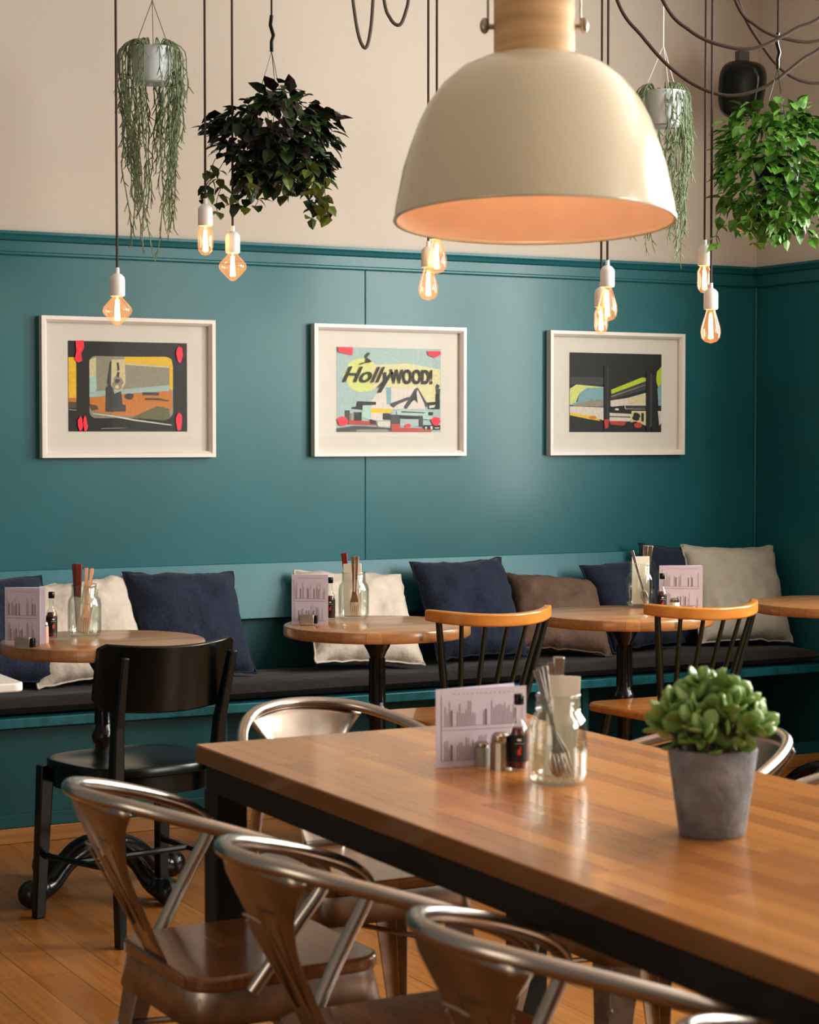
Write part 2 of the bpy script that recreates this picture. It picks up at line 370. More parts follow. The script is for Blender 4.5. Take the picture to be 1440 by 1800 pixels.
pillow(1188,.34,.42,M['navy'],'navy pillow squeezed upright behind the pale greige pillow',seed=8,tilt=-12,roll=-4,y=6.755,T=.10)
pillow(1295,.45,.43,M['greige'],'large pale greige pillow in the room corner, rightmost on the bench',seed=9,tilt=-24,roll=-2,rz=-4,y=6.67,T=.15)

# ------------------------------------------------------------------ round pedestal tables
def round_table(x, y, label):
    t=thing('round_table',(x,y,0),label,'table',0,'round pedestal tables along the bench')
    m=MB(); m.lathe([(0,.714),(.296,.714),(.299,.717),(.300,.722),(.300,.744),(.298,.748),(.293,.75),(0,.75)],64); m.build('tabletop',M['round_wood'],t,smooth=35)
    m=MB(); m.lathe([(.0,.10),(.05,.10),(.045,.14),(.032,.17),(.028,.2),(.034,.22),(.028,.24),(.026,.44),(.034,.45),(.036,.465),(.030,.48),(.024,.49),(.022,.64),(.030,.66),(.042,.68),(.045,.700),(.0,.700)],32)
    for k in range(8):
        a=2*PI*k/8; m.cyl((.0235*math.cos(a),.0235*math.sin(a),.50),(.0225*math.cos(a),.0225*math.sin(a),.64),.005,n=6)
    m.build('column',M['iron'],t)
    MB().box((0,0,.707),(.26,.05,.014)).box((0,0,.707),(.05,.26,.014)).build('top_bracket',M['iron'],t,bevel=.003)
    for k in range(4):
        a=R(22+90*k); d=Vector((math.cos(a),math.sin(a),0)); z=Vector((0,0,1))
        m=MB(); pts=spline([d*.02+z*.13,d*.07+z*.135,d*.14+z*.105,d*.20+z*.055,d*.25+z*.04,d*.275+z*.036],5)
        rr=[.034-.010*math.sin(PI*min(1,i/len(pts)*1.2)) for i in range(len(pts))]; m.tube(pts,rr,12)
        m.ell(d*.275+z*.040,(.040,.040,.040),n=14,m=10)
        m.ell(d*.235+z*.045,(.03,.03,.03),n=12,m=8)
        m.build('foot',M['iron'],t)
    return t
T1=Vector((1.945,5.608,0)); T2=Vector((2.885,5.67,0)); T3=Vector((3.81,5.63,0)); T4=Vector((4.74,5.65,0))
rt1=round_table(T1.x,T1.y,'leftmost round wooden pedestal table, behind the black chair')
for p,l in ((T2,'second round wooden pedestal table, with copper forks in its jar'),(T3,'third round wooden pedestal table, between the two spindle-back chairs'),(T4,'bare round pedestal table in the corner at the right edge')):
    dup(rt1,p,l)
# white table corner at the left edge
wt=thing('side_table',(1.20,4.93,0),'white side table whose corner just enters at the left edge','table')
c_=at(22,1188,z=.75); wt.location=(c_.x-.262,c_.y+.10,0)
MB().prism(rrect(.25,.25,.03),.728,.75).build('tabletop',M['white'],wt,bevel=.004)
MB().lathe([(0,0),(.20,0),(.20,.012),(.03,.02),(.025,.04),(.025,.728),(0,.728)],32).build('pedestal',M['white'],wt)

# ------------------------------------------------------------------ long table
TX0,TX1,TY0,TY1=1.439,2.213,.95,3.612
t=thing('long_table',((TX0+TX1)/2,(TY0+TY1)/2,0),'long butcher-block dining table on a dark steel frame in the foreground','table')
hx,hy=(TX1-TX0)/2,(TY1-TY0)/2
MB().box((0,0,.7325),(2*hx,2*hy,.035)).build('tabletop',M['table'],t,bevel=.003)
m=MB()
for s in (-1,1): m.box((s*(hx-.03),0,.689),(.04,2*hy-.06,.050)); m.box((0,s*(hy-.03),.689),(2*hx-.08,.04,.050))
m.build('apron',M['darkframe'],t,bevel=.002)
for sx in (-1,1):
    for sy in (-1,1):
        MB().box((sx*(hx-.045),sy*(hy-.045),.332),(.065,.065,.664)).build('leg',M['darkframe'],t,bevel=.003)
TC=Vector(((TX0+TX1)/2,(TY0+TY1)/2,0))

# ------------------------------------------------------------------ steel armchairs with wooden seats
def armchair(loc, rz, label):
    t=thing('steel_armchair',loc,label,'chair',rz,'steel armchairs around the long table')
    half=[(-.322,0,.748),(-.312,.06,.746),(-.282,.115,.740),(-.235,.160,.728),(-.168,.200,.709),(-.09,.230,.684),(-.02,.244,.657),(.018,.247,.632),(.03,.247,.608),(.018,.244,.582),(-.012,.236,.540),(-.055,.224,.475),(-.088,.212,.425)]
    pts=[(x,-y,z) for x,y,z in half[::-1]]+half[1:]
    MB().tube(spline(pts,5),.0125,12).build('arm_hoop',M['steel_tube'],t)
    # back splat: sheet following the hoop at the top, narrowing down to the seat
    m=MB(); rows=16; cols=10; vs=[]
    for i in range(rows+1):
        s=i/rows; z=(.742-.45*(2*j/cols-1)**2*hw*hw*2.2 if 0 else .738)-.296*s
        hw=.050+.085*max(0,1-s*1.8)**1.5+.014*(1-s)
        if i==0: hw=.148
        for j in range(cols+1):
            v=2*j/cols-1; y=v*hw
            x=-.320+.144*s+2.0*y*y*(1-.6*s)
            z=.744-.75*y*y*max(0,1-s*2)-.302*s
            z2=z-.0*abs(v)
            r=.0
            if .12<s<.9 and abs(abs(v)-.72)<.13: r=.004
            vs.append((x-r,y,z2))
    m.add(vs,[(i*(cols+1)+j,(i+1)*(cols+1)+j,(i+1)*(cols+1)+j+1,i*(cols+1)+j+1) for i in range(rows) for j in range(cols)])
    o=m.build('back_splat',M['steel'],t,solid=.0025,smooth=60)
    r=MB()
    r.tube(spline([(-.2905,-.032,.650),(-.2885,0,.650),(-.2905,.032,.650)],3),.0025,6)
    for s in (-1,1): r.tube([(-.283,s*.036,.640),(-.208,s*.026,.50)],.0025,6)
    r.build('pressed_ridge',M['steel_tube'],o)
    m=MB(); out=rrect(.182,.185,.055); m.prism(out,.420,.446); m.build('seat',M['seat_wood'],t,bevel=.006)
    # seat pan
    m=MB(); top=rrect(.176,.178,.05); bot=rrect(.186,.188,.05); n=len(top)
    m.add([(x,y,.419) for x,y in top]+[(x,y,.362) for x,y in bot],[tuple(range(n))]+[(k,(k+1)%n,n+(k+1)%n,n+k) for k in range(n)])
    m.build('seat_pan',M['steel_dull'],t,solid=.002)
    for sx in (-1,1):
        for sy in (-1,1):
            a=Vector((sx*.165,sy*.167,.41)); c=Vector((sx*.215,sy*.212,.0)); m=MB()
            def ring(p,w,d):   # angle profile, open to the inside
                return [p+Vector((0,0,0)),p+Vector((-sx*w,0,0)),p+Vector((-sx*w,-sy*.004,0)),p+Vector((-sx*.004,-sy*.004,0)),p+Vector((-sx*.004,-sy*w,0)),p+Vector((0,-sy*w,0))]
            vs=ring(a,.075,0)+ring(a.lerp(c,.35),.055,0)+ring(c+Vector((0,0,.012)),.030,0)
            fs=[tuple(range(6)),tuple(range(12,18))]+[(q*6+k,q*6+(k+1)%6,(q+1)*6+(k+1)%6,(q+1)*6+k) for q in (0,1) for k in range(6)]
            m.add(vs,fs); lg=m.build('leg',M['steel_dull'],t,bevel=.0015)
            MB().box((c.x-sx*.014,c.y-sy*.014,.006),(.036,.036,.012)).build('foot_cap',M['black'],lg,bevel=.002)
    m=MB()
    m.tube([(.185,.185,.28),(0,0,.31),(-.185,-.185,.28)],.006,8); m.tube([(.185,-.185,.28),(0,0,.322),(-.185,.185,.28)],.006,8)
    m.build('cross_brace',M['steel_dull'],t)
    return t
a1=armchair((1.392,3.243,0),R(1),'brushed steel armchair with wooden seat at the far left corner of the long table')
for p,rz,l in (((1.430,2.645,0),R(1),'second steel armchair from the far end, on the near-left side of the long table'),
    ((1.467,2.105,0),R(1),'third steel armchair from the far end, at the bottom of the picture'),
    ((1.475,1.535,0),R(0),'steel armchair nearest the camera, only its hoop showing at bottom right'),
    ((1.875,3.765,0),R(-90),'steel armchair at the head of the long table, its back to the bench'),
    ((2.225,3.245,0),R(180),'steel armchair on the far right side of the table, behind the succulent'),
    ((2.32,2.75,0),R(180),'steel armchair cut off by the right edge, on the far side of the table')):
    dup(a1,p,l,rz=rz)

# ------------------------------------------------------------------ black bistro chair
def bistro(loc, rz):
    t=thing('bistro_chair',loc,'glossy black bistro chair with a curved backrest at the leftmost round table','chair',rz)
    # faces +y, origin at floor under the seat
    out=[]
    for k in range(40):
        a=2*PI*k/40; r=1/((abs(math.cos(a))**3.2+abs(math.sin(a))**3.2)**(1/3.2)); x=.205*r*math.cos(a); y=.20*r*math.sin(a)
        out.append((x*(1+.10*y/.2),y))
    m=MB(); n=len(out); rings=[(.0,.452),(.4,.453),(.75,.457),(.93,.463),(.985,.462),(1,.456),(1,.440),(.97,.436)]
    vs=[]; 
    for s,z in rings[1:]: vs+=[(x*s,y*s,z) for x,y in out]
    vs.append((0,0,.452)); vs.append((0,0,.436)); q=len(rings)-1
    fs=[(i*n+k,i*n+(k+1)%n,(i+1)*n+(k+1)%n,(i+1)*n+k) for i in range(q-1) for k in range(n)]
    fs+=[(q*n,k,(k+1)%n) for k in range(n)]+[(q*n+1,(q-1)*n+k,(q-1)*n+(k+1)%n) for k in range(n)]
    m.add(vs,fs); m.build('seat',M['black'],t,smooth=50)
    m=MB()
    for s in (1,): 
        o2=[(x*.93,y*.93) for x,y in out]; i2=[(x*.85,y*.85) for x,y in out]
        m.add([(x,y,.435) for x,y in o2]+[(x,y,.385) for x,y in o2]+[(x,y,.385) for x,y in i2]+[(x,y,.435) for x,y in i2],
          [(a*n+k,a*n+(k+1)%n,((a+1)%4)*n+(k+1)%n,((a+1)%4)*n+k) for a in range(4) for k in range(n)])
    m.build('seat_rail',M['black'],t,smooth=50)
    for s in (-1,1):
        m=MB(); m.hexa([(s*.195-.015,.185,0),(s*.195+.015,.185,0),(s*.195+.015,.215,0),(s*.195-.015,.215,0)],[(s*.185-.02,.15,.435),(s*.185+.02,.15,.435),(s*.185+.02,.19,.435),(s*.185-.02,.19,.435)])
        m.build('leg',M['black'],t,bevel=.004)
        m=MB(); ps=[(s*.165,-.235,0,.015),(s*.152,-.205,.22,.018),(s*.152,-.190,.44,.020),(s*.156,-.205,.58,.017),(s*.164,-.262,.772,.013)]
        for a,b2 in zip(ps,ps[1:]):
            f=lambda p:[(p[0]-p[3]*.8,p[1]-p[3],p[2]),(p[0]+p[3]*.8,p[1]-p[3],p[2]),(p[0]+p[3]*.8,p[1]+p[3],p[2]),(p[0]-p[3]*.8,p[1]+p[3],p[2])]
            m.hexa(f(a),f(b2))
        m.build('leg',M['black'],t,bevel=.004)
    m=MB(); n=20; vs=[]
    for i in range(n+1):
        u=2*i/n-1; x=u*.208
        zt=.795+.012*u*u-.014*max(0,abs(u)-.9)*10; zb=.625-.012*(1-u*u)+.03*max(0,abs(u)-.9)*10
        for (z,dy) in ((zb,0),(zt,-.035)):
            y=-.255+.07*u*u+dy*.9+.018
            vs+=[(x,y,z),(x,y+.014,z)]
    fs=[]
    for i in range(n):
        a=i*4; c=a+4; fs+=[(a,c,c+2,a+2),(a+1,a+3,c+3,c+1),(a+2,c+2,c+3,a+3),(a,a+1,c+1,c)]
    fs+=[(0,2,3,1),(n*4,n*4+1,n*4+3,n*4+2)]
    m.add(vs,fs); m.build('backrest',M['black'],t,bevel=.005,smooth=50)
    m=MB()
    for s in (-1,1): m.tube([(s*.190,.185,.18),(s*.155,-.205,.20)],.009,8)
    m.tube([(-.172,0,.19),(.172,0,.19)],.009,8); m.build('stretcher',M['black'],t)
    return t
bistro((1.892,5.21,0),R(8))

# ------------------------------------------------------------------ spindle-back chairs
def spindle_chair(loc, rz, label):
    t=thing('spindle_chair',loc,label,'chair',rz,'spindle-back chairs at the round tables')
    m=MB(); out=rrect(.205,.20,.07); out=[(x*(1+.10*y/.2),y) for x,y in out]; m.prism(out,.435,.462); m.build('seat',M['rail_wood'],t,bevel=.009,seg=3)
    # curved top rail, upright board section
    n=22; vs=[]
    for i in range(n+1):
        u=2*i/n-1; a=u*R(62); x=math.sin(a)*.240; y=-.30+(1-math.cos(a))*.25
        z0=.768+.004*u*u; hh=.040-.006*abs(u)**6; nx,ny=math.sin(a)*-1,math.cos(a); w=.013
        zo=.012*u*u
        vs+=[(x-nx*w,y-ny*w,z0+zo),(x+nx*w,y+ny*w,z0+zo),(x+nx*w,y+ny*w,z0+hh+zo),(x-nx*w,y-ny*w,z0+hh+zo)]
    fs=[(i*4+k,i*4+(k+1)%4,(i+1)*4+(k+1)%4,(i+1)*4+k) for i in range(n) for k in range(4)]+[(0,1,2,3),(n*4,n*4+1,n*4+2,n*4+3)]
    m=MB(); m.add(vs,fs); m.build('top_rail',M['rail_wood'],t,bevel=.006,seg=3,smooth=50)
    for k in range(7):
        u=-.84+1.68*k/6; a=u*R(62); top=Vector((math.sin(a)*.238,-.30+(1-math.cos(a))*.25,.775+.01*u*u))
        a2=u*R(60); bot=Vector((math.sin(a2)*.165,-.175+(1-math.cos(a2))*.10,.455))
        r=.0125 if k in (0,6) else .0085
        MB().tube([bot,bot.lerp(top,.5),top],[r*.85,r,r*.8],10).build('spindle',M['black_green'],t)
    for sx in (-1,1):
        for sy in (-1,1):
            MB().tube([(sx*.15,sy*.14,.436),(sx*.18,sy*.175,.2),(sx*.205,sy*.205,0)],[.017,.016,.011],12).build('leg',M['black_green'],t)
    m=MB()
    for s in (-1,1): m.tube([(s*.183,.175,.19),(s*.183,-.175,.19)],.009,8)
    m.tube([(-.183,0,.19),(.183,0,.19)],.009,8); m.build('stretcher',M['black_green'],t)
    return t
s1=spindle_chair((3.125,5.53,0),R(-3),'spindle-back chair with honey wood top rail between the second and third round tables')
dup(s1,(3.835,5.40,0),'spindle-back chair with honey wood rail seen above the succulent',rz=R(-1))

# ------------------------------------------------------------------ tableware
def jar(loc, label):
    t=thing('glass_jar',loc,label,'jar',0,'glass cutlery jars')
    out=[(0,0),(.040,0),(.047,.005),(.050,.018),(.050,.098),(.047,.112),(.040,.122),(.038,.126),(.040,.129),(.038,.133),(.040,.137),(.038,.141),(.0385,.152)]
    inn=[(.0355,.152),(.0355,.122),(.044,.110),(.047,.097),(.047,.020),(.044,.010),(0,.008)]
    m=MB(); m.lathe(out+inn,40); m.build('body',M['glass'],t,smooth=60)
    m=MB(); m.lathe_open([(.0388,.150),(.040,.1525),(.0388,.155),(.0355,.155),(.0345,.1525),(.0355,.150)],40); m.build('rim',M['glass'],t,smooth=60)
    return t
def fork(matn):
    m=MB()
    m.hexa([(-.0022,-.001,.085),(.0022,-.001,.085),(.0022,.001,.085),(-.0022,.001,.085)],[(-.0058,-.003,.195),(.0058,-.003,.195),(.0058,.003,.195),(-.0058,.003,.195)])
    m.hexa([(-.011,-.001,.045),(.011,-.001,.045),(.011,.001,.045),(-.011,.001,.045)],[(-.0025,-.001,.085),(.0025,-.001,.085),(.0025,.001,.085),(-.0025,.001,.085)])
    for k in range(4):
        x=-.0095+.0063*k; m.hexa([(x-.0008,-.001,0),(x+.0008,-.001,0),(x+.0008,.001,0),(x-.0008,.001,0)],[(x-.0017,-.001,.048),(x+.0017,-.001,.048),(x+.0017,.001,.048),(x-.0017,.001,.048)])
    return m
def utensil(kind, matn, base, lean, label, group, rz=0, L=.195):
    """stands head down in a jar, handle up; lean = (dx,dy) over its length"""
    d=Vector((lean[0],lean[1],1)).normalized()
    q=Vector((0,0,1)).rotation_difference(d).to_matrix()@Matrix.Rotation(rz,3,'Z')
    nm={'fork':'fork','knife':'knife','spoon':'spoon'}[kind]
    t=thing(nm,base,label,kind,group=group,rot=q.to_euler())
    if kind=='fork':
        m=fork(matn); m.build('fork_head',matn,t,bevel=.0006)
    elif kind=='spoon':
        m=MB(); m.ell((0,0,.026),(.015,.003,.026),n=12,m=8); m.hexa([(-.0024,-.001,.045),(.0024,-.001,.045),(.0024,.001,.045),(-.0024,.001,.045)],[(-.0055,-.0015,L),(.0055,-.0015,L),(.0055,.0015,L),(-.0055,.0015,L)])
        m.build('spoon_body',matn,t,bevel=.0008)
    else:
        m=MB(); m.hexa([(-.004,-.0008,0),(.004,-.0008,0),(.004,.0008,0),(-.004,.0008,0)],[(-.0085,-.0008,.11),(.0085,-.0008,.11),(.0085,.0008,.11),(-.0085,.0008,.11)])
        m.build('blade',M['chrome'],t,bevel=.0004)
        m=MB(); m.hexa([(-.0075,-.005,.105),(.0075,-.005,.105),(.0075,.005,.105),(-.0075,.005,.105)],[(-.0105,-.006,.205),(.0105,-.006,.205),(.0105,.006,.205),(-.0105,.006,.205)])
        m.build('handle',matn,t,bevel=.003,seg=3)
    return t
def napkin(loc, rot, label, w=.056, h=.165, th=.010):
    t=thing('paper_napkin',loc,label,'napkin',group='folded paper napkins in jars',rot=rot)
    m=MB()
    for k in range(3): m.box((0,(k-1)*th/3,h/2-k*.003),(w-.002*k,th/3*.8,h-k*.004))
    m.build('folded_sheets',M['napkin'],t,bevel=.0012); return t
def bottle(loc, label):
    t=thing('sauce_bottle',loc,label,'bottle',0,'chilli sauce bottles')
    m=MB(); m.lathe([(0,0),(.0145,0),(.0165,.003),(.0165,.068),(.014,.078),(.008,.088),(.0068,.094),(.0068,.122),(.0,.122)],28); m.build('bottle_body',M['glass'],t)
    m=MB(); m.lathe([(0,.004),(.0145,.004),(.0145,.066),(.011,.076),(0,.077)],24); m.build('sauce',M['sauce'],t)
    m=MB(); m.lathe([(0,.118),(.0085,.118),(.009,.120),(.009,.135),(.008,.137),(0,.137)],24); m.build('cap',M['black'],t)
    m=MB(); n=20; vs=[]
    for k in range(n+1):
        a=R(-250)+R(230)*k/n
        vs+=[(.0168*math.cos(a),.0168*math.sin(a),.016),(.0168*math.cos(a),.0168*math.sin(a),.064)]
    m.add(vs,[(2*k,2*k+2,2*k+3,2*k+1) for k in range(n)]); lb=m.build('label',M['label'],t)
    m=MB(); m.box((0,-.0170,.034),(.006,.0006,.010)).box((.002,-.0170,.041),(.003,.0006,.006)); m.build('emblem',M['redmark'],lb)
    m=MB(); m.box((0,-.0170,.056),(.007,.0006,.004)).box((0,-.0170,.0495),(.016,.0006,.0006)); m.build('lettering',M['salt'],lb)
    return t
def shaker(loc, label, body, h=.065, r=.017):
    t=thing('shaker',loc,label,'shaker')
    m=MB(); m.lathe([(0,0),(r,0),(r,h*.1),(r*.97,h*.74),(r*.86,h*.80),(0,h*.80)],24,flute=.02); m.build('shaker_body',body,t,smooth=25)
    m=MB(); m.lathe([(0,h*.78),(r*.92,h*.78),(r*.95,h*.8),(r*.9,h*.93),(r*.6,h),(0,h)],24); m.build('cap',M['chrome'],t)
    return t
def block(loc, rz, label):
    t=thing('card_holder',loc,label,'card holder',rz,'little menu holders')
    MB().box((0,0,.017),(.046,.020,.034)).build('holder_body',M['steel_dull'],t,bevel=.002)
    MB().box((.0285,0,.019),(.011,.018,.026)).build('end_clip',M['black'],t,bevel=.002)
    return t
def menu(loc, rz, label, w, h, land=False, opening=26, lean=0, seed=0):
    """folded card menu standing on edge; front panel faces -y"""
    t=thing('folded_menu',loc,label,'menu',group='folded paper menus',rot=(R(lean),0,rz))
    m=MB(); a=R(opening); th=.0006
    m.box((0,0,h/2),(w,th,h))
    c,s=math.cos(a),math.sin(a)
    m.hexa([(-w/2,0,0),(-w/2+w*c,w*s,0),(-w/2+w*c-th*s,w*s+th*c,0),(-w/2-th*s,th*c,0)],[(-w/2,0,h*1.0),(-w/2+w*c,w*s,h*1.0),(-w/2+w*c-th*s,w*s+th*c,h),(-w/2-th*s,th*c,h)])
    p=m.build('card',M['paper'],t,smooth=0)
    rnd=random.Random(seed); m=MB(); y=-.0008
    def bar(x,z,dx,dz): m.box((x,y,z),(dx,.0003,dz))
    # sideways printed columns: thin vertical lines of text, a few bolder headings
    for (z0,z1) in ((.08,.42),(.52,.86)):
        x=-w*.40; 
        while x<w*.42:
            r_=rnd.random(); ln=(z1-z0)*h*rnd.uniform(.45,.95)
            if r_<.10: bar(x,h*z0+(z1-z0)*h*.3,w*.018,(z1-z0)*h*.6); x+=w*.04
            elif r_<.22: x+=w*.05
            else: bar(x,h*z0+ln/2,w*.0045,ln)
            x+=w*.024
    bar(-w*.44,h*.50,w*.004,h*.84); bar(0,h*.47,w*.88,h*.004); bar(0,h*.08,w*.88,h*.003); bar(0,h*.52,w*.88,h*.003)
    for k in range(14): bar(-w*.3+k*w*.05,h*.93,w*.02,h*.006)
    m.build('print',M['ink'],p,smooth=0)
    return t

def jar_at(c, desc):
    return jar((c.x,c.y,.75),desc)
# ---- long table set
ZT=.7502
J0=at(981,1376,z=.75); jar((J0.x,J0.y,ZT),'glass mason jar of cutlery and napkins on the long table')
vf=lambda ang: R(ang)
napkin((J0.x+.006,J0.y+.006,ZT+.010),(R(-2),R(3),R(-28)),'cream folded napkin in the jar on the long table',w=.056,h=.175)
g0='cutlery standing in the jar on the long table'
def off(J,dx,dy,z=.012):   # offsets along camera-right and towards camera
    return (J.x+rt.x*dx+fw.x*dy, J.y+rt.y*dx+fw.y*dy, ZT+z)
def ln(a,b): return (rt.x*a+fw.x*b, rt.y*a+fw.y*b)
for i,(dx,dy,la,lb,kd,l) in enumerate([(.018,-.030,-.31,.06,'fork','steel fork leaning left in the long table jar, leftmost of the handles'),
      (.008,-.031,-.22,.07,'fork','second steel fork leaning left in the long table jar, right beside the leftmost handle'),
      (.000,-.018,-.13,.02,'spoon','steel spoon in the middle of the cutlery in the long table jar'),
      (-.006,.022,-.03,-.02,'spoon','steel spoon just left of the napkin in the long table jar'),
      (.004,.026,-.01,-.03,'knife','steel knife behind the napkin in the long table jar')]):
    if kd=='knife':
        utensil(kd,M['chrome'],off(J0,dx,dy),ln(la,lb),l,g0,rz=-YAW)
    else: utensil(kd,M['chrome'],off(J0,dx,dy),ln(la,lb),l,g0,rz=-YAW)
p=at(912,1353,z=.75); bottle((p.x,p.y,ZT),'small chilli sauce bottle with black cap beside the long table jar').rotation_euler=(0,0,-YAW)
p=at(880,1352,z=.75); shaker((p.x,p.y,ZT),'ribbed steel pepper shaker in front of the menu on the long table',M['steel'],.066,.0185)
p=at(853,1348,z=.75); shaker((p.x,p.y+.01,ZT),'small pale salt shaker half hidden beside the steel shaker',M['greypot'],.045,.013)
a_=at(766,1350,z=.75); b_=at(925,1340,z=.75)
menu(((a_.x+b_.x)/2+.0,(a_.y+b_.y)/2,ZT),math.atan2(b_.y-a_.y,b_.x-a_.x),'printed lilac-white folded menu standing on the long table',(b_-a_).length,.142,seed=3,opening=14)
# ---- round table sets
J1=at(149,1118,z=.75); jar((J1.x,J1.y,ZT),'glass mason jar on the leftmost round table')
napkin((J1.x-.008,J1.y,ZT+.012),(R(0),R(11),R(-26)),'ivory folded napkin leaning in the jar on the leftmost round table',w=.040,h=.155)
g1='cutlery in the jar on the leftmost round table'
utensil('knife',M['red'],off(J1,-.024,.016),ln(-.02,-.02),'red-handled knife at the back of the leftmost table jar',g1,rz=-YAW)
utensil('knife',M['red'],off(J1,-.020,-.004),ln(.02,.0),'red-handled knife nearer the front of the leftmost table jar',g1,rz=-YAW)
utensil('fork',M['copper'],off(J1,.004,-.022),ln(.03,.02),'left copper-toned fork in the leftmost table jar',g1,rz=-YAW)
utensil('fork',M['copper'],off(J1,.004,-.030),ln(.12,.05),'right copper-toned fork in the leftmost table jar, leaning right',g1,rz=-YAW)
p=at(91,1121,z=.75); bottle((p.x,p.y,ZT),'chilli sauce bottle with black cap on the leftmost round table').rotation_euler=(0,0,-YAW+.5)
p=at(79,1130,z=.75); shaker((p.x,p.y,ZT),'slim pink salt shaker on the leftmost round table',M['pinksalt'],.062,.011)
p=at(38,1134,z=.75); menu((p.x+.003,p.y,ZT),-YAW-.35,'lilac folded menu standing on the leftmost round table',.115,.165,seed=5,opening=24)
p=at(36,1139,z=.75); block((p.x-.002,p.y-.035,ZT),-YAW-.25,'small grey menu holder with black end on the leftmost round table')
J2=at(622,1088,z=.75); jar((J2.x,J2.y,ZT),'glass mason jar with copper forks on the second round table')
napkin((J2.x,J2.y+.004,ZT+.010),(0,R(-1),R(-28)),'white folded napkin in the jar on the second round table',w=.060,h=.172)
g2='cutlery in the jar on the second round table'
utensil('knife',M['red'],off(J2,-.012,.024),ln(-.10,-.01),'red-handled knife leaning left in the second table jar',g2,rz=-YAW)
utensil('fork',M['copper'],off(J2,.000,-.020),ln(-.01,.0),'left copper fork in the second table jar, tines down',g2,rz=-YAW)
utensil('fork',M['copper'],off(J2,.004,-.028),ln(.04,.03),'right copper fork in the second table jar',g2,rz=-YAW)
p=at(545,1098,z=.75); menu((p.x,p.y,ZT),-YAW-.12,'lilac folded menu standing on the second round table',.118,.160,seed=8,opening=20)
p=at(536,1098,z=.75); block((p.x-.004,p.y-.025,ZT),-YAW-.1,'small pale menu holder with black end on the second round table')
p=at(581,1088,z=.75); bottle((p.x,p.y,ZT),'chilli sauce bottle half hidden between menu and jar on the second round table').rotation_euler=(0,0,-YAW)
J3=at(1127,1067,z=.75); jar((J3.x,J3.y,ZT),'glass mason jar of napkins on the third round table')
napkin((J3.x,J3.y+.004,ZT+.010),(0,0,R(-28)),'white folded napkin filling the jar on the third round table',w=.062,h=.168)
g3='cutlery in the jar on the third round table'
utensil('spoon',M['chrome'],off(J3,.018,-.028),ln(-.28,.04),'steel spoon leaning left across the third table jar',g3,rz=-YAW)
utensil('knife',M['chrome'],off(J3,.006,.022),ln(.06,-.02),'left steel knife behind the napkin on the third round table',g3,rz=-YAW)
utensil('knife',M['chrome'],off(J3,.014,.024),ln(.10,-.03),'right steel knife behind the napkin on the third round table',g3,rz=-YAW)
p=at(1164,1079,z=.75); bottle((p.x,p.y,ZT),'chilli sauce bottle with black cap on the third round table').rotation_euler=(0,0,-YAW)
p=at(1186,1084,z=.75); shaker((p.x,p.y,ZT),'white salt shaker with chrome cap on the third round table',M['salt'],.062,.0165)
p=at(1197,1070,z=.75); menu((p.x,p.y,ZT),-YAW-.16,'lilac folded menu standing on the third round table',.150,.150,seed=12,opening=14)
p=at(1206,1083,z=.75); block((p.x,p.y-.01,ZT),-YAW-.1,'little menu holder beside the white salt shaker')

# ------------------------------------------------------------------ succulent in a concrete pot
P0=at(1252,1466,z=.75)
t=thing('potted_succulent',(P0.x,P0.y,ZT),'green jade succulent in a tapered grey concrete pot on the long table','plant')
m=MB(); m.lathe([(0,0),(.047,0),(.050,.003),(.0675,.127),(.0675,.130),(.0655,.132),(.0605,.132),(.0595,.128),(.056,.108),(0,.108)],56)
m.build('pot',M['concrete'],t,smooth=40)
MB().lathe([(0,.1085),(.055,.1085),(.055,.112),(.02,.116),(0,.117)],24).build('soil',M['soil'],t)
rnd=random.Random(21); lv=MB(); st=MB()
def jade_leaf(p, d, s):
    d=d.normalized(); side=d.cross(Vector((rnd.uniform(-1,1),rnd.uniform(-1,1),rnd.uniform(.2,1)))).normalized(); nn=side.cross(d)
    mt=Matrix((side,nn,d)).transposed(); n,mm=10,7; vs=[]
    for i in range(mm+1):
        q=i/mm; wdt=math.sin(PI*q**1.35)**.8 if 0<q<1 else 0; wdt=max(wdt,.10 if i==0 else 0)
        for k in range(n):
            th=2*PI*k/n
            vs.append(p+mt@Vector((math.cos(th)*wdt*s*.39,math.sin(th)*wdt*s*.105+.10*s*q*q,q*s)))
    lv.add(vs,[(i*n+k,i*n+(k+1)%n,(i+1)*n+(k+1)%n,(i+1)*n+k) for i in range(mm) for k in range(n)])
for b_i in range(24):
    a=b_i*2.399; rr=math.sqrt((b_i+.5)/24); el=rr*1.2
    base=Vector((math.cos(a)*.040*rr,math.sin(a)*.040*rr,.110))
    hgt=.105*(1-.55*rr**2)*rnd.uniform(.85,1.12)
    tip=Vector((math.cos(a)*.078*rr*rnd.uniform(.8,1.2),math.sin(a)*.078*rr,.118+hgt))
    mid=base.lerp(tip,.5)+Vector((0,0,.01)); pts=spline([base,mid,tip],5); st.tube(pts,[.0032,.002],6)
    ax=(tip-mid).normalized()
    for q,(k0,cnt,sz) in enumerate([(.35,2,.028),(.60,2,.034),(.84,2,.038),(1.0,4,.034)]):
        P=pts[min(len(pts)-1,int(k0*(len(pts)-1)))]
        for k in range(cnt):
            th=2*PI*k/cnt+q*1.57+a; o1=ax.orthogonal().normalized(); o2=ax.cross(o1)
            rad=o1*math.cos(th)+o2*math.sin(th); f=.5 if q<3 else .9
            jade_leaf(P,rad+ax*f+Vector((0,0,.15)),sz*rnd.uniform(.8,1.2))
st.build('stems',M['stem'],t); lv.build('foliage',M['jade'],t,smooth=70)

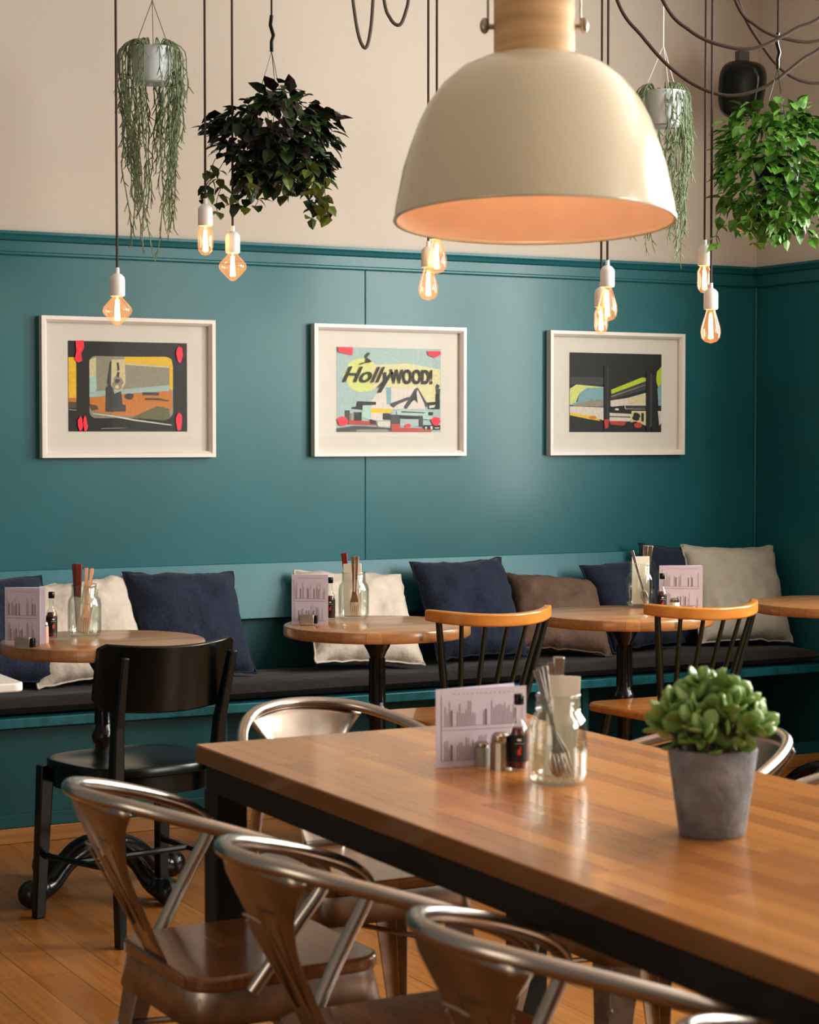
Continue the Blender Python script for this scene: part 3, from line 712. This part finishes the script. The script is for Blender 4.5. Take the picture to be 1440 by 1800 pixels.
# ------------------------------------------------------------------ big dome pendant lamp
LP=at(940,386,t=3.60)
t=thing('dome_pendant_lamp',LP,'big cream enamel dome pendant lamp with wooden neck hanging over the long table','lamp')
ax_=Vector((rt.x,rt.y,0)); t.rotation_euler=Matrix.Rotation(R(-3.8),3,ax_).to_euler()
K=3.60/FPX
prof=[(247,0),(245,20),(240,45),(231,90),(220,125),(205,168),(188,202),(164,235),(134,261),(102,277),(78,284),(70,287)]
prof=[(r*K,z*K) for r,z in prof]
m=MB(); m.lathe_open(prof,96); m.build('shade',M['cream'],t,smooth=60)
inn=[(r-.003 if r>.003 else r,z-.0005) for r,z in prof]; inn.append((0,inn[-1][1]))
m=MB(); m.lathe_open(inn,96); m.build('shade_lining',M['peach'],t,smooth=60)
m=MB(); m.lathe_open([(.2515,.003),(.2555,.002),(.2565,-.002),(.2545,-.005),(.2500,-.004),(.2495,.000),(.2515,.003)],96); m.build('rim',M['cream'],t,smooth=60)
z0=285*K; m=MB(); m.lathe([(0,z0),(.0735,z0),(.0735,z0+.17),(.068,z0+.178),(0,z0+.178)],48); m.build('wooden_neck',M['lamp_wood'],t)
for s in (-1,1):
    d=ax_*s; m=MB(); m.cyl(d*.070+Vector((0,0,z0+.058)),d*.094+Vector((0,0,z0+.058)),.005); m.ell(d*.090+Vector((0,0,z0+.060)),(.009,.009,.015),n=12,m=8); m.build('bolt',M['steel_dull'],t)
m=MB(); m.tube([ax_*.084+Vector((0,0,z0+.058)),ax_*.084+Vector((0,0,z0+.20)),Vector((0,0,z0+.27)),ax_*-.084+Vector((0,0,z0+.20)),ax_*-.084+Vector((0,0,z0+.058))],.0022,8); m.build('bracket',M['steel_dull'],t)
hz=CEIL-LP.z
m=MB(); m.cyl((0,0,z0+.27),Vector((0,0,0))+Matrix.Rotation(R(3.8),3,ax_)@Vector((0,0,hz-.002)),.004); m.build('cord',M['cord'],t)
m=MB(); m.lathe([(0,z0-.004),(.03,z0-.004),(.03,z0-.06),(0,z0-.06)],20); m.ell((0,0,z0-.095),(.032,.032,.045),n=16,m=12); m.build('bulb',mat('lamp_bulb',(1,.9,.8),emis=(1,.76,.54),estr=13),t)

# ------------------------------------------------------------------ filament bulb pendants
def pendant(px, ysock, ybulb, t_, kind, label, drift=0):
    p=at(px,ysock,t=t_); zb=at(px,ybulb,t=t_)
    t=thing('filament_pendant',(p.x,p.y,p.z),label,'pendant light',group='bare filament bulb pendants')
    # origin = socket top
    m=MB(); top=CEIL-p.z; d=Vector((rt.x,rt.y,0))*drift
    m.tube(spline([(0,0,.01),d*.5+Vector((0,0,top*.5)),d+Vector((0,0,top-.001))],8),.0038,8); m.build('cord',M['cord'],t)
    m=MB(); m.lathe([(0,.022),(.006,.022),(.007,.006),(.014,.002),(.021,-.006),(.0225,-.014),(.0225,-.055),(.021,-.060),(.0,-.060)],28); m.build('socket',M['socket'],t)
    m=MB()
    if kind=='diamond': pr=[(.013,-.058),(.017,-.066),(.030,-.080),(.040,-.092),(.0430,-.101),(.040,-.110),(.028,-.124),(.015,-.137),(.009,-.143),(0,-.145)]; f=(-.070,-.130)
    elif kind=='tube': pr=[(.013,-.058),(.018,-.068),(.023,-.078),(.0235,-.120),(.021,-.135),(.012,-.146),(0,-.149)]; f=(-.075,-.136)
    else: pr=[(.013,-.058),(.016,-.070),(.022,-.088),(.030,-.115),(.032,-.130),(.029,-.148),(.019,-.160),(0,-.166)]; f=(-.078,-.150)
    m.lathe(pr[::-1],32); g=m.build('bulb',M['bulbglass'],t,smooth=60)
    m=MB()
    for k in range(5):
        a=2*PI*k/5; a2=a+.6
        m.tube([(.004*math.cos(a),.004*math.sin(a),f[0]),(.007*math.cos(a2),.007*math.sin(a2),f[1])],.0016,6)
    m.build('filament',M['filament'],g)
    return t
pendant(206,484,580,5.75,'diamond','hanging diamond filament bulb farthest left, in front of the left print',-.0)
pendant(361,362,440,6.0,'tube','tube-shaped filament bulb hanging left of the dark leafy plant, under a trailing leaf')
pendant(409,410,495,6.05,'diamond','diamond filament bulb hanging under the dark leafy hanging plant')
pendant(768,386,470,6.1,'pear','upper filament bulb peeking out under the left of the big dome lamp')
pendant(753,436,523,6.3,'pear','lower filament bulb of the pair above the middle print')
pendant(1068,470,565,6.1,'pear','front filament bulb of the pair right of the dome lamp, above the right print')
pendant(1057,508,582,6.6,'tube','rear filament bulb half hidden behind its neighbour, above the right print')
pendant(1239,434,512,6.4,'tube','upper filament bulb of the rightmost pair, below the bright green plant')
pendant(1250,510,595,6.2,'pear','lower filament bulb of the rightmost pair')

# swagged cables
def cable(pts, label, t_=6.2, r=.0055, m_='cord', hooks=True):
    P=[at(x,y,t=tt) for x,y,tt in pts]; P=[Vector((P[0].x,P[0].y,CEIL-.001))]+P+[Vector((P[-1].x,P[-1].y,CEIL-.001))]; m=MB(); base=P[0].copy()
    m.tube([q-base for q in spline(P,10)],r,8); o=m.build('swag_cable',M[m_]); o.location=base
    tag(o,label,'cable','swagged lamp cables')
def zt(x): return x
cy=-175
cable([(600,cy,6.2),(618,-20,6.2),(630,60,6.2),(643,84,6.2),(652,50,6.2),(657,-20,6.2),(664,cy,6.2)],'grey-brown cable looping down left of the dome lamp, deeper of the two loops',m_='cord_grey')
cable([(660,cy,6.3),(674,-10,6.3),(686,32,6.3),(702,44,6.3),(713,22,6.3),(720,-20,6.3),(730,cy,6.3)],'short cable loop hanging just left of the dome lamp',m_='cord_grey')
cable([(1040,cy,6.2),(1085,0,6.2),(1130,65,6.2),(1180,120,6.2),(1235,156,6.2),(1290,168,6.2),(1350,150,6.2),(1410,105,6.2),(1470,55,6.2),(1640,cy,6.2)],'lowest swagged brown cable sagging past the black speaker')
cable([(1100,cy,6.0),(1165,0,6.0),(1215,55,6.0),(1270,80,6.0),(1330,84,6.0),(1400,50,6.0),(1460,10,6.0),(1560,cy,6.0)],'upper swagged brown cable sagging above the black speaker')
cable([(1240,cy,6.1),(1293,0,6.1),(1330,45,6.1),(1380,68,6.1),(1445,70,6.1),(1520,20,6.1),(1600,cy,6.1)],'short brown cable entering at the top right corner')
cable([(1255,cy,6.4),(1298,0,6.4),(1340,80,6.4),(1385,130,6.4),(1440,146,6.4),(1500,120,6.4),(1600,cy,6.4)],'thin brown cable sagging down to the right edge beside the speaker')

# ------------------------------------------------------------------ wall speaker
SP=at(1308,158,Y=6.62)
t=thing('wall_speaker',SP,'black rounded loudspeaker on a wall bracket in the upper right','speaker')
WPx=at(1277,138,Y=WY).x-SP.x
m=MB(); n=28; vs=[]; 
for i,(y,sx,sz) in enumerate([(-.11,.70,.72),(-.105,.86,.88),(-.08,.97,.97),(-.02,1,1),(.05,.85,.9),(.10,.55,.65),(.11,.3,.4)]):
    for k in range(n):
        a=2*PI*k/n; e=.62; cx=abs(math.cos(a))**e*math.copysign(1,math.cos(a)); sz_=abs(math.sin(a))**e*math.copysign(1,math.sin(a))
        vs.append((cx*.092*sx*(1+.08*sz_),y,sz_*.118*sz))
m.add(vs,[(i*n+k,i*n+(k+1)%n,(i+1)*n+(k+1)%n,(i+1)*n+k) for i in range(6) for k in range(n)]+[tuple(range(n)),tuple(range(6*n,7*n))])
sb=m.build('cabinet',M['black'],t,smooth=50); sb.rotation_euler=(R(10),R(8),R(-48))
m=MB(); m.box((WPx,WY-SP.y-.016,.03),(.075,.03,.12)); m.build('wall_plate',M['black'],t,bevel=.005)
m=MB(); m.tube([(WPx,WY-SP.y-.03,.03),(WPx*.6,.14,.02),(0,.05,0)],.014,10); m.box((-.01,.0,.135),(.05,.03,.04)); m.build('bracket',M['cord_grey'],t)

# ------------------------------------------------------------------ hanging plants
def leaf(m, p, d, s, w, rnd, fold=.15):
    d=d.normalized(); side=d.cross(Vector((rnd.uniform(-.4,.4),rnd.uniform(-.4,.4),1))).normalized(); nn=side.cross(d).normalized()
    P=lambda a,b,c: p+d*a*s+side*b*w*s+nn*c*s
    vs=[P(0,0,0),P(.30,.5,fold*.5),P(.30,0,0),P(.30,-.5,fold*.5),P(.68,.36,fold*.3-.05),P(.68,0,-.06),P(.68,-.36,fold*.3-.05),P(1,0,-.18)]
    m.add(vs,[(0,2,1),(0,3,2),(1,2,5,4),(2,3,6,5),(4,5,7),(5,6,7)])
def leafy(px, py, t_, rx, rz_, cnt, mats, label, seed, ls=.045, trails=14, hook=True, pot=True, tl=(.06,.16)):
    rnd=random.Random(seed); p=at(px,py,t=t_)
    t=thing('hanging_plant',p,label,'plant',group='hanging plants under the ceiling')
    m=MB(); m.lathe([(0,-.07),(.055,-.07),(.062,-.065),(.078,.03),(.080,.035),(.074,.035),(.070,.02),(0,.02)],28); m.build('pot',M['black'],t)
    f=MB(); s=f; mats=[mats[0],mats[1],M['stem'],mats[-1]]
    for i in range(cnt):
        z=rnd.uniform(-1,1); a=rnd.uniform(0,2*PI); q=math.sqrt(1-z*z); r=rnd.uniform(.62,1.0)**.6
        u=Vector((q*math.cos(a)*rx*r,q*math.sin(a)*rx*r*.85,z*rz_*r+.01)); nv=noise.noise(u*11+Vector((seed,0,0))); bump=1.02+.42*nv
        if nv<-.22 and r>.8: continue
        u*=bump; d=Vector((u.x,u.y,u.z*.3-rx*.45+rnd.uniform(-.06,.08)))+Vector([rnd.uniform(-.07,.07) for _ in range(3)])
        f.cur=0 if rnd.random()<.72 else 1
        leaf(f,u,d,ls*rnd.uniform(.55,1.35),.75,rnd)
    for i in range(trails):
        a=rnd.uniform(0,2*PI); r=rx*rnd.uniform(.45,1.0); L=rnd.uniform(*tl)
        st_=Vector((math.cos(a)*r,math.sin(a)*r,-rz_*.35)); pts=[st_]
        for k in range(6): pts.append(pts[-1]+Vector((math.cos(a)*.006+rnd.uniform(-.012,.012),math.sin(a)*.006+rnd.uniform(-.012,.012),-(L+rz_*.5)/6)))
        f.cur=2; s.tube(spline(pts,2),.0012,5)
        for q in pts[1:]:
            for _ in range(2):
                f.cur=0 if rnd.random()<.5 else 3
                leaf(f,q,Vector((rnd.uniform(-1,1),rnd.uniform(-1,1),rnd.uniform(-1,.1))),ls*rnd.uniform(.6,1.1),.8,rnd)
    for i in range(6):
        a=rnd.uniform(0,2*PI); st_=Vector((math.cos(a)*rx*.4,math.sin(a)*rx*.4,rz_*.7)); en=st_+Vector((rnd.uniform(-.05,.05),rnd.uniform(-.05,.05),rnd.uniform(.02,.06)))
        f.cur=2; s.tube([st_*.5,st_,en],.0012,5); f.cur=0
        for q in (.5,.8,1): leaf(f,st_.lerp(en,q),Vector((rnd.uniform(-1,1),rnd.uniform(-1,1),.3)),ls*.8,.8,rnd)
    f.build('foliage',mats,t,smooth=0)
    hk=MB(); hz_=rz_+.13
    for k in range(3):
        a=2*PI*k/3+.4; hk.tube([(math.cos(a)*.077,math.sin(a)*.077,.03),(0,0,hz_)],.0011,5)
    hk.tube([(0,0,hz_),(0,0,hz_+.03),(.006,0,hz_+.05),(-.004,0,hz_+.08),(0,0,hz_+.11)],.006,8); hk.tube([(0,0,hz_+.10),(0,0,CEIL-p.z-.001)],.0028,6)
    hk.build('hanger',M['black'],t)
    return t
leafy(478,250,6.1,.190,.145,900,[M['leaf_dark'],M['leaf_purple'],M['leaf_olive']],'dark green leafy plant hanging left of the dome lamp',3,ls=.050,trails=13,tl=(.03,.10))
leafy(1366,300,6.2,.185,.185,1150,[M['leaf_bright'],M['leaf_bright']],'bright green leafy plant hanging in the upper right below the speaker',5,ls=.046,trails=14,tl=(.02,.08))
def stringy(px, py, t_, label, seed, n=46, L=(.25,.62), hang='cord', rad=.10):
    rnd=random.Random(seed); p=at(px,py,t=t_)
    t=thing('trailing_plant',p,label,'plant',group='trailing string plants under the ceiling')
    m=MB(); m.lathe([(0,-.11),(.052,-.11),(.058,-.105),(.072,.0),(.074,.005),(.068,.005),(.064,-.01),(0,-.01)],28); m.build('pot',M['bluewhite'],t)
    f=MB()
    for i in range(n):
        a=rnd.uniform(0,2*PI); r0=.055; r1=rad*rnd.uniform(.78,1.15); ll=rnd.uniform(*L)*(1 if rnd.random()<.75 else .6)
        c,s_=math.cos(a),math.sin(a)
        pts=[Vector((c*r0*.6,s_*r0*.6,-.005)),Vector((c*r0,s_*r0,.030)),Vector((c*r1*.95,s_*r1*.95,.0)),Vector((c*r1,s_*r1,-.07))]
        dx,dy=0,0; nst=9
        for k in range(nst):
            dx+=rnd.uniform(-.010,.010); dy+=rnd.uniform(-.010,.010)
            pts.append(Vector((c*r1*(1-.05*k)+dx,s_*r1*(1-.05*k)+dy,-.07-ll*(k+1)/nst)))
        sp=spline(pts,3); f.tube(sp,[.0018]*(len(sp)-1)+[.0008],5)
        for q in sp[4:]:
            if rnd.random()<.8:
                e=q+Vector((rnd.uniform(-.016,.016),rnd.uniform(-.016,.016),-rnd.uniform(.012,.034))); f.tube([q,e],[.0022,.0012],4)
    f.build('strands',M['leaf_grey'],t)
    m=MB()
    for k in range(3):
        a=2*PI*k/3+.2; m.tube([(math.cos(a)*.07,math.sin(a)*.07,.0),(0,0,.16)],.0012,5)
    m.tube([(0,0,.16),(0,0,CEIL-p.z-.001)],.0025,6); m.build('hanger',M['cord_grey'] if hang=='cord' else M['white'],t)
    return t
stringy(268,88,6.5,'trailing string plant in a pale pot hanging at the upper left',11,n=52,L=(.25,.60))
stringy(1166,165,6.6,'trailing string plant hanging half behind the dome lamp',12,n=34,L=(.2,.50),hang='w',rad=.085)

# ------------------------------------------------------------------ framed prints
INK=flat('print_ink',(.012,.011,.012)); PINK=flat('print_hot_pink',(.85,.03,.07)); YEL=flat('print_yellow',(.75,.48,.02))
ORG=flat('print_orange',(.55,.20,.03)); GREY=flat('print_grey',(.28,.26,.20)); TAN=flat('print_tan',(.60,.52,.30)); SKY=flat('print_sky',(.34,.46,.45))
MINT=flat('print_mint',(.38,.56,.50)); LIME=flat('print_lime',(.45,.55,.03)); PALE=flat('print_pale',(.62,.56,.50)); BROWN=flat('print_brown',(.10,.07,.035)); YGR=flat('print_yellow_green',(.58,.62,.20))
BLU=flat('print_blue',(.20,.36,.42)); RED=flat('print_red',(.45,.05,.03)); DGR=flat('print_dark_grey',(.05,.05,.055)); LYE=flat('print_pale_yellow',(.62,.58,.32)); OLV=flat('print_olive',(.14,.14,.06))
PM=[INK,PINK,YEL,ORG,GREY,TAN,SKY,MINT,LIME,PALE,BROWN,YGR,BLU,RED,DGR,LYE,OLV]
FW,FH=.664,.506
def frame(xl, label, crop, back, shapes, texts=(), extra=None):
    zc=1.526; t=thing('framed_print',(xl+FW/2,WY-.001,zc),label,'picture',group='white framed prints on the teal wall')
    m=MB(); o1,o2,d=FW/2,FH/2,.034; w=.022
    prof=[(0,0),(0,d),(w*.6,d),(w,d-.012),(w,0)]   # inwards distance, depth
    vs=[]; cor=[(-1,-1),(1,-1),(1,1),(-1,1)]
    for (cx,cz) in cor:
        for (i_,dd) in prof: vs.append((cx*(o1-i_),-dd,cz*(o2-i_)))
    n=len(prof); fs=[(c*n+k,c*n+(k+1)%n,((c+1)%4)*n+(k+1)%n,((c+1)%4)*n+k) for c in range(4) for k in range(n)]
    m.add(vs,fs); m.build('frame',M['white'],t,smooth=0)
    MB().box((0,-.006,0),(FW-.04,.006,FH-.04)).build('mat_board',M['matboard'],t,smooth=0)
    x0,y0,x1,y1=crop; pw,ph=.455,.325; zoff=.004
    def U(x,y): return ((x-x0)/(x1-x0)-.5)*pw,(.5-(y-y0)/(y1-y0))*ph+zoff
    m=MB(); m.cur=PM.index(back); e=.0095; a,b2=U(x0,y0); c,d2=U(x1,y1)
    m.box(((a+c)/2,-e,(b2+d2)/2),(c-a,.001,b2-d2)); lay=0
    for sh in shapes:
        col,pts=sh; lay+=1; m.cur=PM.index(col); yy=-(e+.0006+.00012*lay)
        pp=[U(*q) for q in pts]; m.add([(u,yy,v) for u,v in pp],[tuple(range(len(pp)))])
    pr=m.build('print',PM,t,smooth=0)
    for (s,x,y,h,sx,shear,bold) in texts:
        cu=bpy.data.curves.new('lettering','FONT'); cu.body=s; cu.size=1; cu.shear=shear; cu.offset=bold
        to=bpy.data.objects.new('tmp',cu); C.objects.link(to); dg=bpy.context.evaluated_depsgraph_get(); dg.update()
        me=bpy.data.meshes.new_from_object(to.evaluated_get(dg)); bpy.data.objects.remove(to)
        sc=h/(y1-y0)*ph/.72; u,v=U(x,y)
        for vv in me.vertices:
            X_,Y_=vv.co.x,vv.co.y; vv.co=(u+X_*sc*sx,-(e+.0006+.00012*(lay+3)),v+Y_*sc)
        me.materials.clear(); me.materials.append(INK)
        lo=bpy.data.objects.new('lettering',me); C.objects.link(lo); lo.parent=pr
    MB().box((0,-.0165,0),(FW-.046,.0015,FH-.046)).build('glazing',M['frameglass'],t,smooth=0)
    return t
def blob(cx,cy,rx,ry,seed,n=18,j=.22):
    r_=random.Random(seed); return [(cx+rx*math.cos(2*PI*k/n)*(1+r_.uniform(-j,j)),cy+ry*math.sin(2*PI*k/n)*(1+r_.uniform(-j,j)*.5)) for k in range(n)]
def rr(x0,y0,x1,y1,r,n=6):
    o=[]
    for cx,cy,a in ((x1-r,y1-r,0),(x0+r,y1-r,90),(x0+r,y0+r,180),(x1-r,y0+r,270)):
        for k in range(n+1): th=R(a+90*k/n); o.append((cx+r*math.cos(th),cy+r*math.sin(th)))
    return o
def rect(a,b,c,d): return [(a,b),(c,b),(c,d),(a,d)]
# 1: view through a vehicle window
s1_=[(YEL,rect(252,412,312,720)),(ORG,rect(252,715,312,745)),(BROWN,rect(252,745,312,790)),(GREY,[(252,798),(312,803),(312,810),(252,805)]),
 (GREY,rr(412,400,1075,865,50)),(TAN,[(414,430),(465,410),(465,640),(414,660)]),(MINT,[(414,560),(465,540),(470,655),(414,690)]),
 (YEL,[(690,402),(1020,395),(1060,410),(1075,470),(690,448)]),(TAN,[(690,448),(1050,470),(1050,480),(690,462)]),(YEL,[(1046,460),(1075,470),(1072,655),(1046,640)]),
 (SKY,[(412,668),(640,650),(1046,610),(1046,662),(700,690),(412,710)]),
 (ORG,[(412,712),(700,680),(1046,655),(1072,700),(1062,800),(960,780),(880,800),(830,850),(700,850),(430,810)]),
 (ORG,[(412,740),(700,700),(960,700),(960,740),(700,790),(430,800)]),(OLV,[(740,860),(880,800),(950,770),(1040,790),(1050,865),(1000,880)]),
 (BROWN,[(412,760),(470,770),(480,800),(430,810)]),(DGR,[(540,640),(580,600),(610,690),(600,820),(535,815)]),(DGR,[(610,680),(660,660),(670,760),(695,765),(695,815),(600,815)]),
 (DGR,[(575,440),(610,430),(640,560),(570,640),(552,600)]),(TAN,[(585,425),(690,420),(695,600),(665,650),(620,665),(580,620)]),(GREY,blob(632,600,40,55,2)),
 (DGR,[(625,445),(640,445),(650,500),(630,510)]),(DGR,[(630,515),(650,520),(640,560),(622,550)]),(DGR,[(615,570),(655,575),(640,600),(612,600)]),(TAN,blob(628,630,16,14,3)),
 (DGR,rect(830,668,960,690)),(DGR,rect(850,712,985,726)),(DGR,blob(725,700,34,24,4)),(BROWN,[(960,715),(1040,725),(1040,735),(960,728)]),
 (PALE,[(430,828),(600,845),(760,872),(1062,912),(1062,920),(760,884),(600,856),(430,834)]),
 (GREY,[(500,940),(690,935),(690,940),(500,946)]),
 (PINK,[(305,290),(370,285),(372,340),(350,380),(355,440),(325,452),(298,430),(310,370)]),(PINK,blob(1128,375,26,62,6)),(PINK,blob(340,908,20,55,7)),(PINK,[(368,850),(382,850),(398,930),(385,962),(370,962),(360,900)]),(PINK,blob(1120,890,28,68,8))]
frame(2.159,'left framed print: vehicle window view with yellow and orange under the leftmost bulb',(250,290,1190,965),INK,s1_)
# 2: sign over a street
s2_=[(YGR,blob(480,540,160,150,1,j=.1)),(LYE,[(560,450),(900,430),(1195,480),(1195,740),(1060,800),(1000,700),(700,640),(560,660)]),(PALE,[(640,650),(980,640),(1060,830),(560,830),(560,760)]),(BLU,[(690,650),(740,640),(740,780),(700,790)]),
 (DGR,[(725,785),(905,720),(910,745),(800,790),(760,820),(728,800)]),(DGR,[(850,820),(960,650),(985,640),(1075,780),(1065,820),(990,700),(930,770),(880,830)]),(PALE,[(930,760),(985,660),(1050,790),(1040,825),(900,825)]),(INK,[(920,750),(970,660),(985,780),(955,750),(925,770)]),
 (INK,[(1070,770),(1150,765),(1150,700),(1190,660),(1190,830),(1080,830)]),(PALE,[(1090,800),(1150,790),(1140,815),(1090,820)]),(DGR,blob(1168,630,18,22,2)),(DGR,[(1150,650),(1195,650),(1190,700),(1155,690)]),
 (INK,[(430,765),(600,770),(600,795),(490,800),(480,840),(380,830),(380,818),(420,812)]),(SKY,[(440,715),(520,705),(560,715),(520,718),(450,728),(400,780),(392,770)]),(MINT,[(480,800),(560,800),(550,930),(470,900)]),
 (DGR,rect(322,845,362,930)),(INK,rect(400,860,470,960)),(GREY,rect(370,870,400,940)),
 (YEL,[(552,825),(745,830),(745,865),(552,865)]),(PALE,rect(550,865,665,930)),(INK,rect(660,870,735,925)),(DGR,rect(735,880,820,965)),
 (MINT,[(790,845),(1125,850),(1125,885),(790,880)]),(INK,[(830,850),(1050,858),(1050,866),(830,860)]),(INK,rect(1080,855,1125,885)),(INK,[(810,885),(1080,895),(1080,925),(810,915)]),(SKY,rect(820,918,990,980)),(DGR,rect(990,900,1030,985)),(MINT,rect(1030,885,1120,920)),
 (RED,[(350,930),(600,940),(600,975),(350,965)]),(INK,[(545,920),(600,935),(600,965),(540,960)]),(PALE,rr(612,940,730,985,14)),(RED,rect(735,960,820,990)),(PINK,blob(890,975,30,16,3)),
 (DGR,[(250,1000),(400,978),(560,985),(760,1000),(760,1028),(250,1028)]),(GREY,[(420,1010),(700,1008),(720,1028),(420,1028)]),(RED,[(740,990),(1010,998),(1110,1010),(1110,1028),(740,1028)]),(INK,rect(1030,970,1190,1010)),(PALE,rect(1050,985,1065,1005)),(PALE,rect(1100,980,1120,1008)),(PALE,rect(1140,990,1180,1000)),
 (PINK,[(255,300),(390,300),(385,368),(260,345)]),(PINK,[(1070,320),(1195,318),(1195,350),(1140,375),(1080,355)]),(PINK,blob(295,940,46,42,5)),(PINK,blob(1150,935,42,38,6)),
 (DGR,[(500,370),(530,340),(545,350),(515,385),(560,420),(520,435)]),(INK,blob(528,418,22,14,7)),(DGR,[(450,440),(500,425),(510,432),(455,450)]),
 (INK,[(690,560),(735,540),(640,690),(612,690)])]
frame(3.227,'middle framed print lettered Hollywood in brush and block capitals over a street scene',(248,300,1200,1030),SKY,s2_,
  texts=[('Holly',285,600,140,1.10,.45,.010),('WOOD!',730,604,120,.68,0,.035)])
# 3: view from under a dark bridge
s3_=[(DGR,rect(275,540,600,610)),(YGR,[(268,650),(330,610),(590,630),(590,700),(440,660),(360,690),(320,790),(268,800)]),(BLU,[(340,770),(360,690),(430,640),(590,635),(590,800),(268,805),(310,780)]),
 (GREY,[(340,785),(440,765),(470,740),(500,760),(550,740),(590,760),(590,812),(300,812)]),(PALE,[(268,812),(590,820),(590,940),(430,900),(268,870)]),(YEL,[(268,870),(420,895),(510,895),(560,945),(450,930),(268,895)]),(ORG,blob(485,915,38,16,1)),
 (LIME,[(662,655),(960,535),(1000,540),(1000,570),(665,695)]),(DGR,[(662,700),(1000,575),(1000,650),(660,745)]),(GREY,[(662,715),(1000,600),(1000,606),(662,725)]),
 (PALE,[(655,755),(820,730),(1000,680),(1000,835),(800,835),(655,810)]),(TAN,[(820,735),(1000,690),(1000,780),(830,790)]),(INK,[(655,815),(790,800),(800,850),(655,870)]),(PALE,rect(700,828,735,846)),(DGR,[(800,800),(1000,800),(1000,832),(800,830)]),
 (PALE,[(645,870),(860,880),(850,950),(645,945)]),(INK,[(645,900),(850,905),(850,914),(645,909)]),(RED,[(640,945),(830,955),(780,990),(660,980)]),(TAN,[(860,850),(1000,850),(1000,990),(900,950),(850,960)]),(INK,blob(905,905,36,40,2)),(INK,rect(955,870,980,950)),(RED,blob(925,985,40,26,3)),(INK,blob(830,980,32,26,4)),
 (INK,rect(590,440,645,1040)),(DGR,rect(622,450,630,940)),(INK,rect(1002,480,1040,1045)),(DGR,rect(1038,500,1060,1000)),(INK,rect(1060,470,1100,1045)),
 (LIME,[(1105,480),(1150,430),(1150,600),(1120,640),(1098,560)]),(BLU,[(1110,640),(1150,590),(1150,800),(1120,800)]),(PALE,[(1115,850),(1150,850),(1150,960),(1130,990)]),(RED,[(590,930),(640,930),(630,1010),(600,1020)])]
frame(4.282,'right framed print: dark view from under a bridge with lime patches',(265,315,1155,1050),INK,s3_)

# ------------------------------------------------------------------ light
def area(name,loc,target,size,energy,col):
    ld=bpy.data.lights.new(name,'AREA'); ld.shape='RECTANGLE'; ld.size,ld.size_y=size; ld.energy=energy; ld.color=col
    o=bpy.data.objects.new(name,ld); C.objects.link(o); o.location=loc
    o.rotation_euler=(Vector(target)-Vector(loc)).to_track_quat('-Z','Y').to_euler(); return o
area('room_fill',(-2.2,1.2,1.5),(1.5,2.6,.7),(1.6,2.2),26,(1,.84,.66))
w=bpy.data.worlds.new('world'); bpy.context.scene.world=w; w.use_nodes=True
bg=w.node_tree.nodes['Background']; bg.inputs[0].default_value=(1,.93,.84,1); bg.inputs[1].default_value=.22
sc=bpy.context.scene
sc.view_settings.view_transform='Standard'; sc.view_settings.look='Medium High Contrast'; sc.view_settings.exposure=-.13
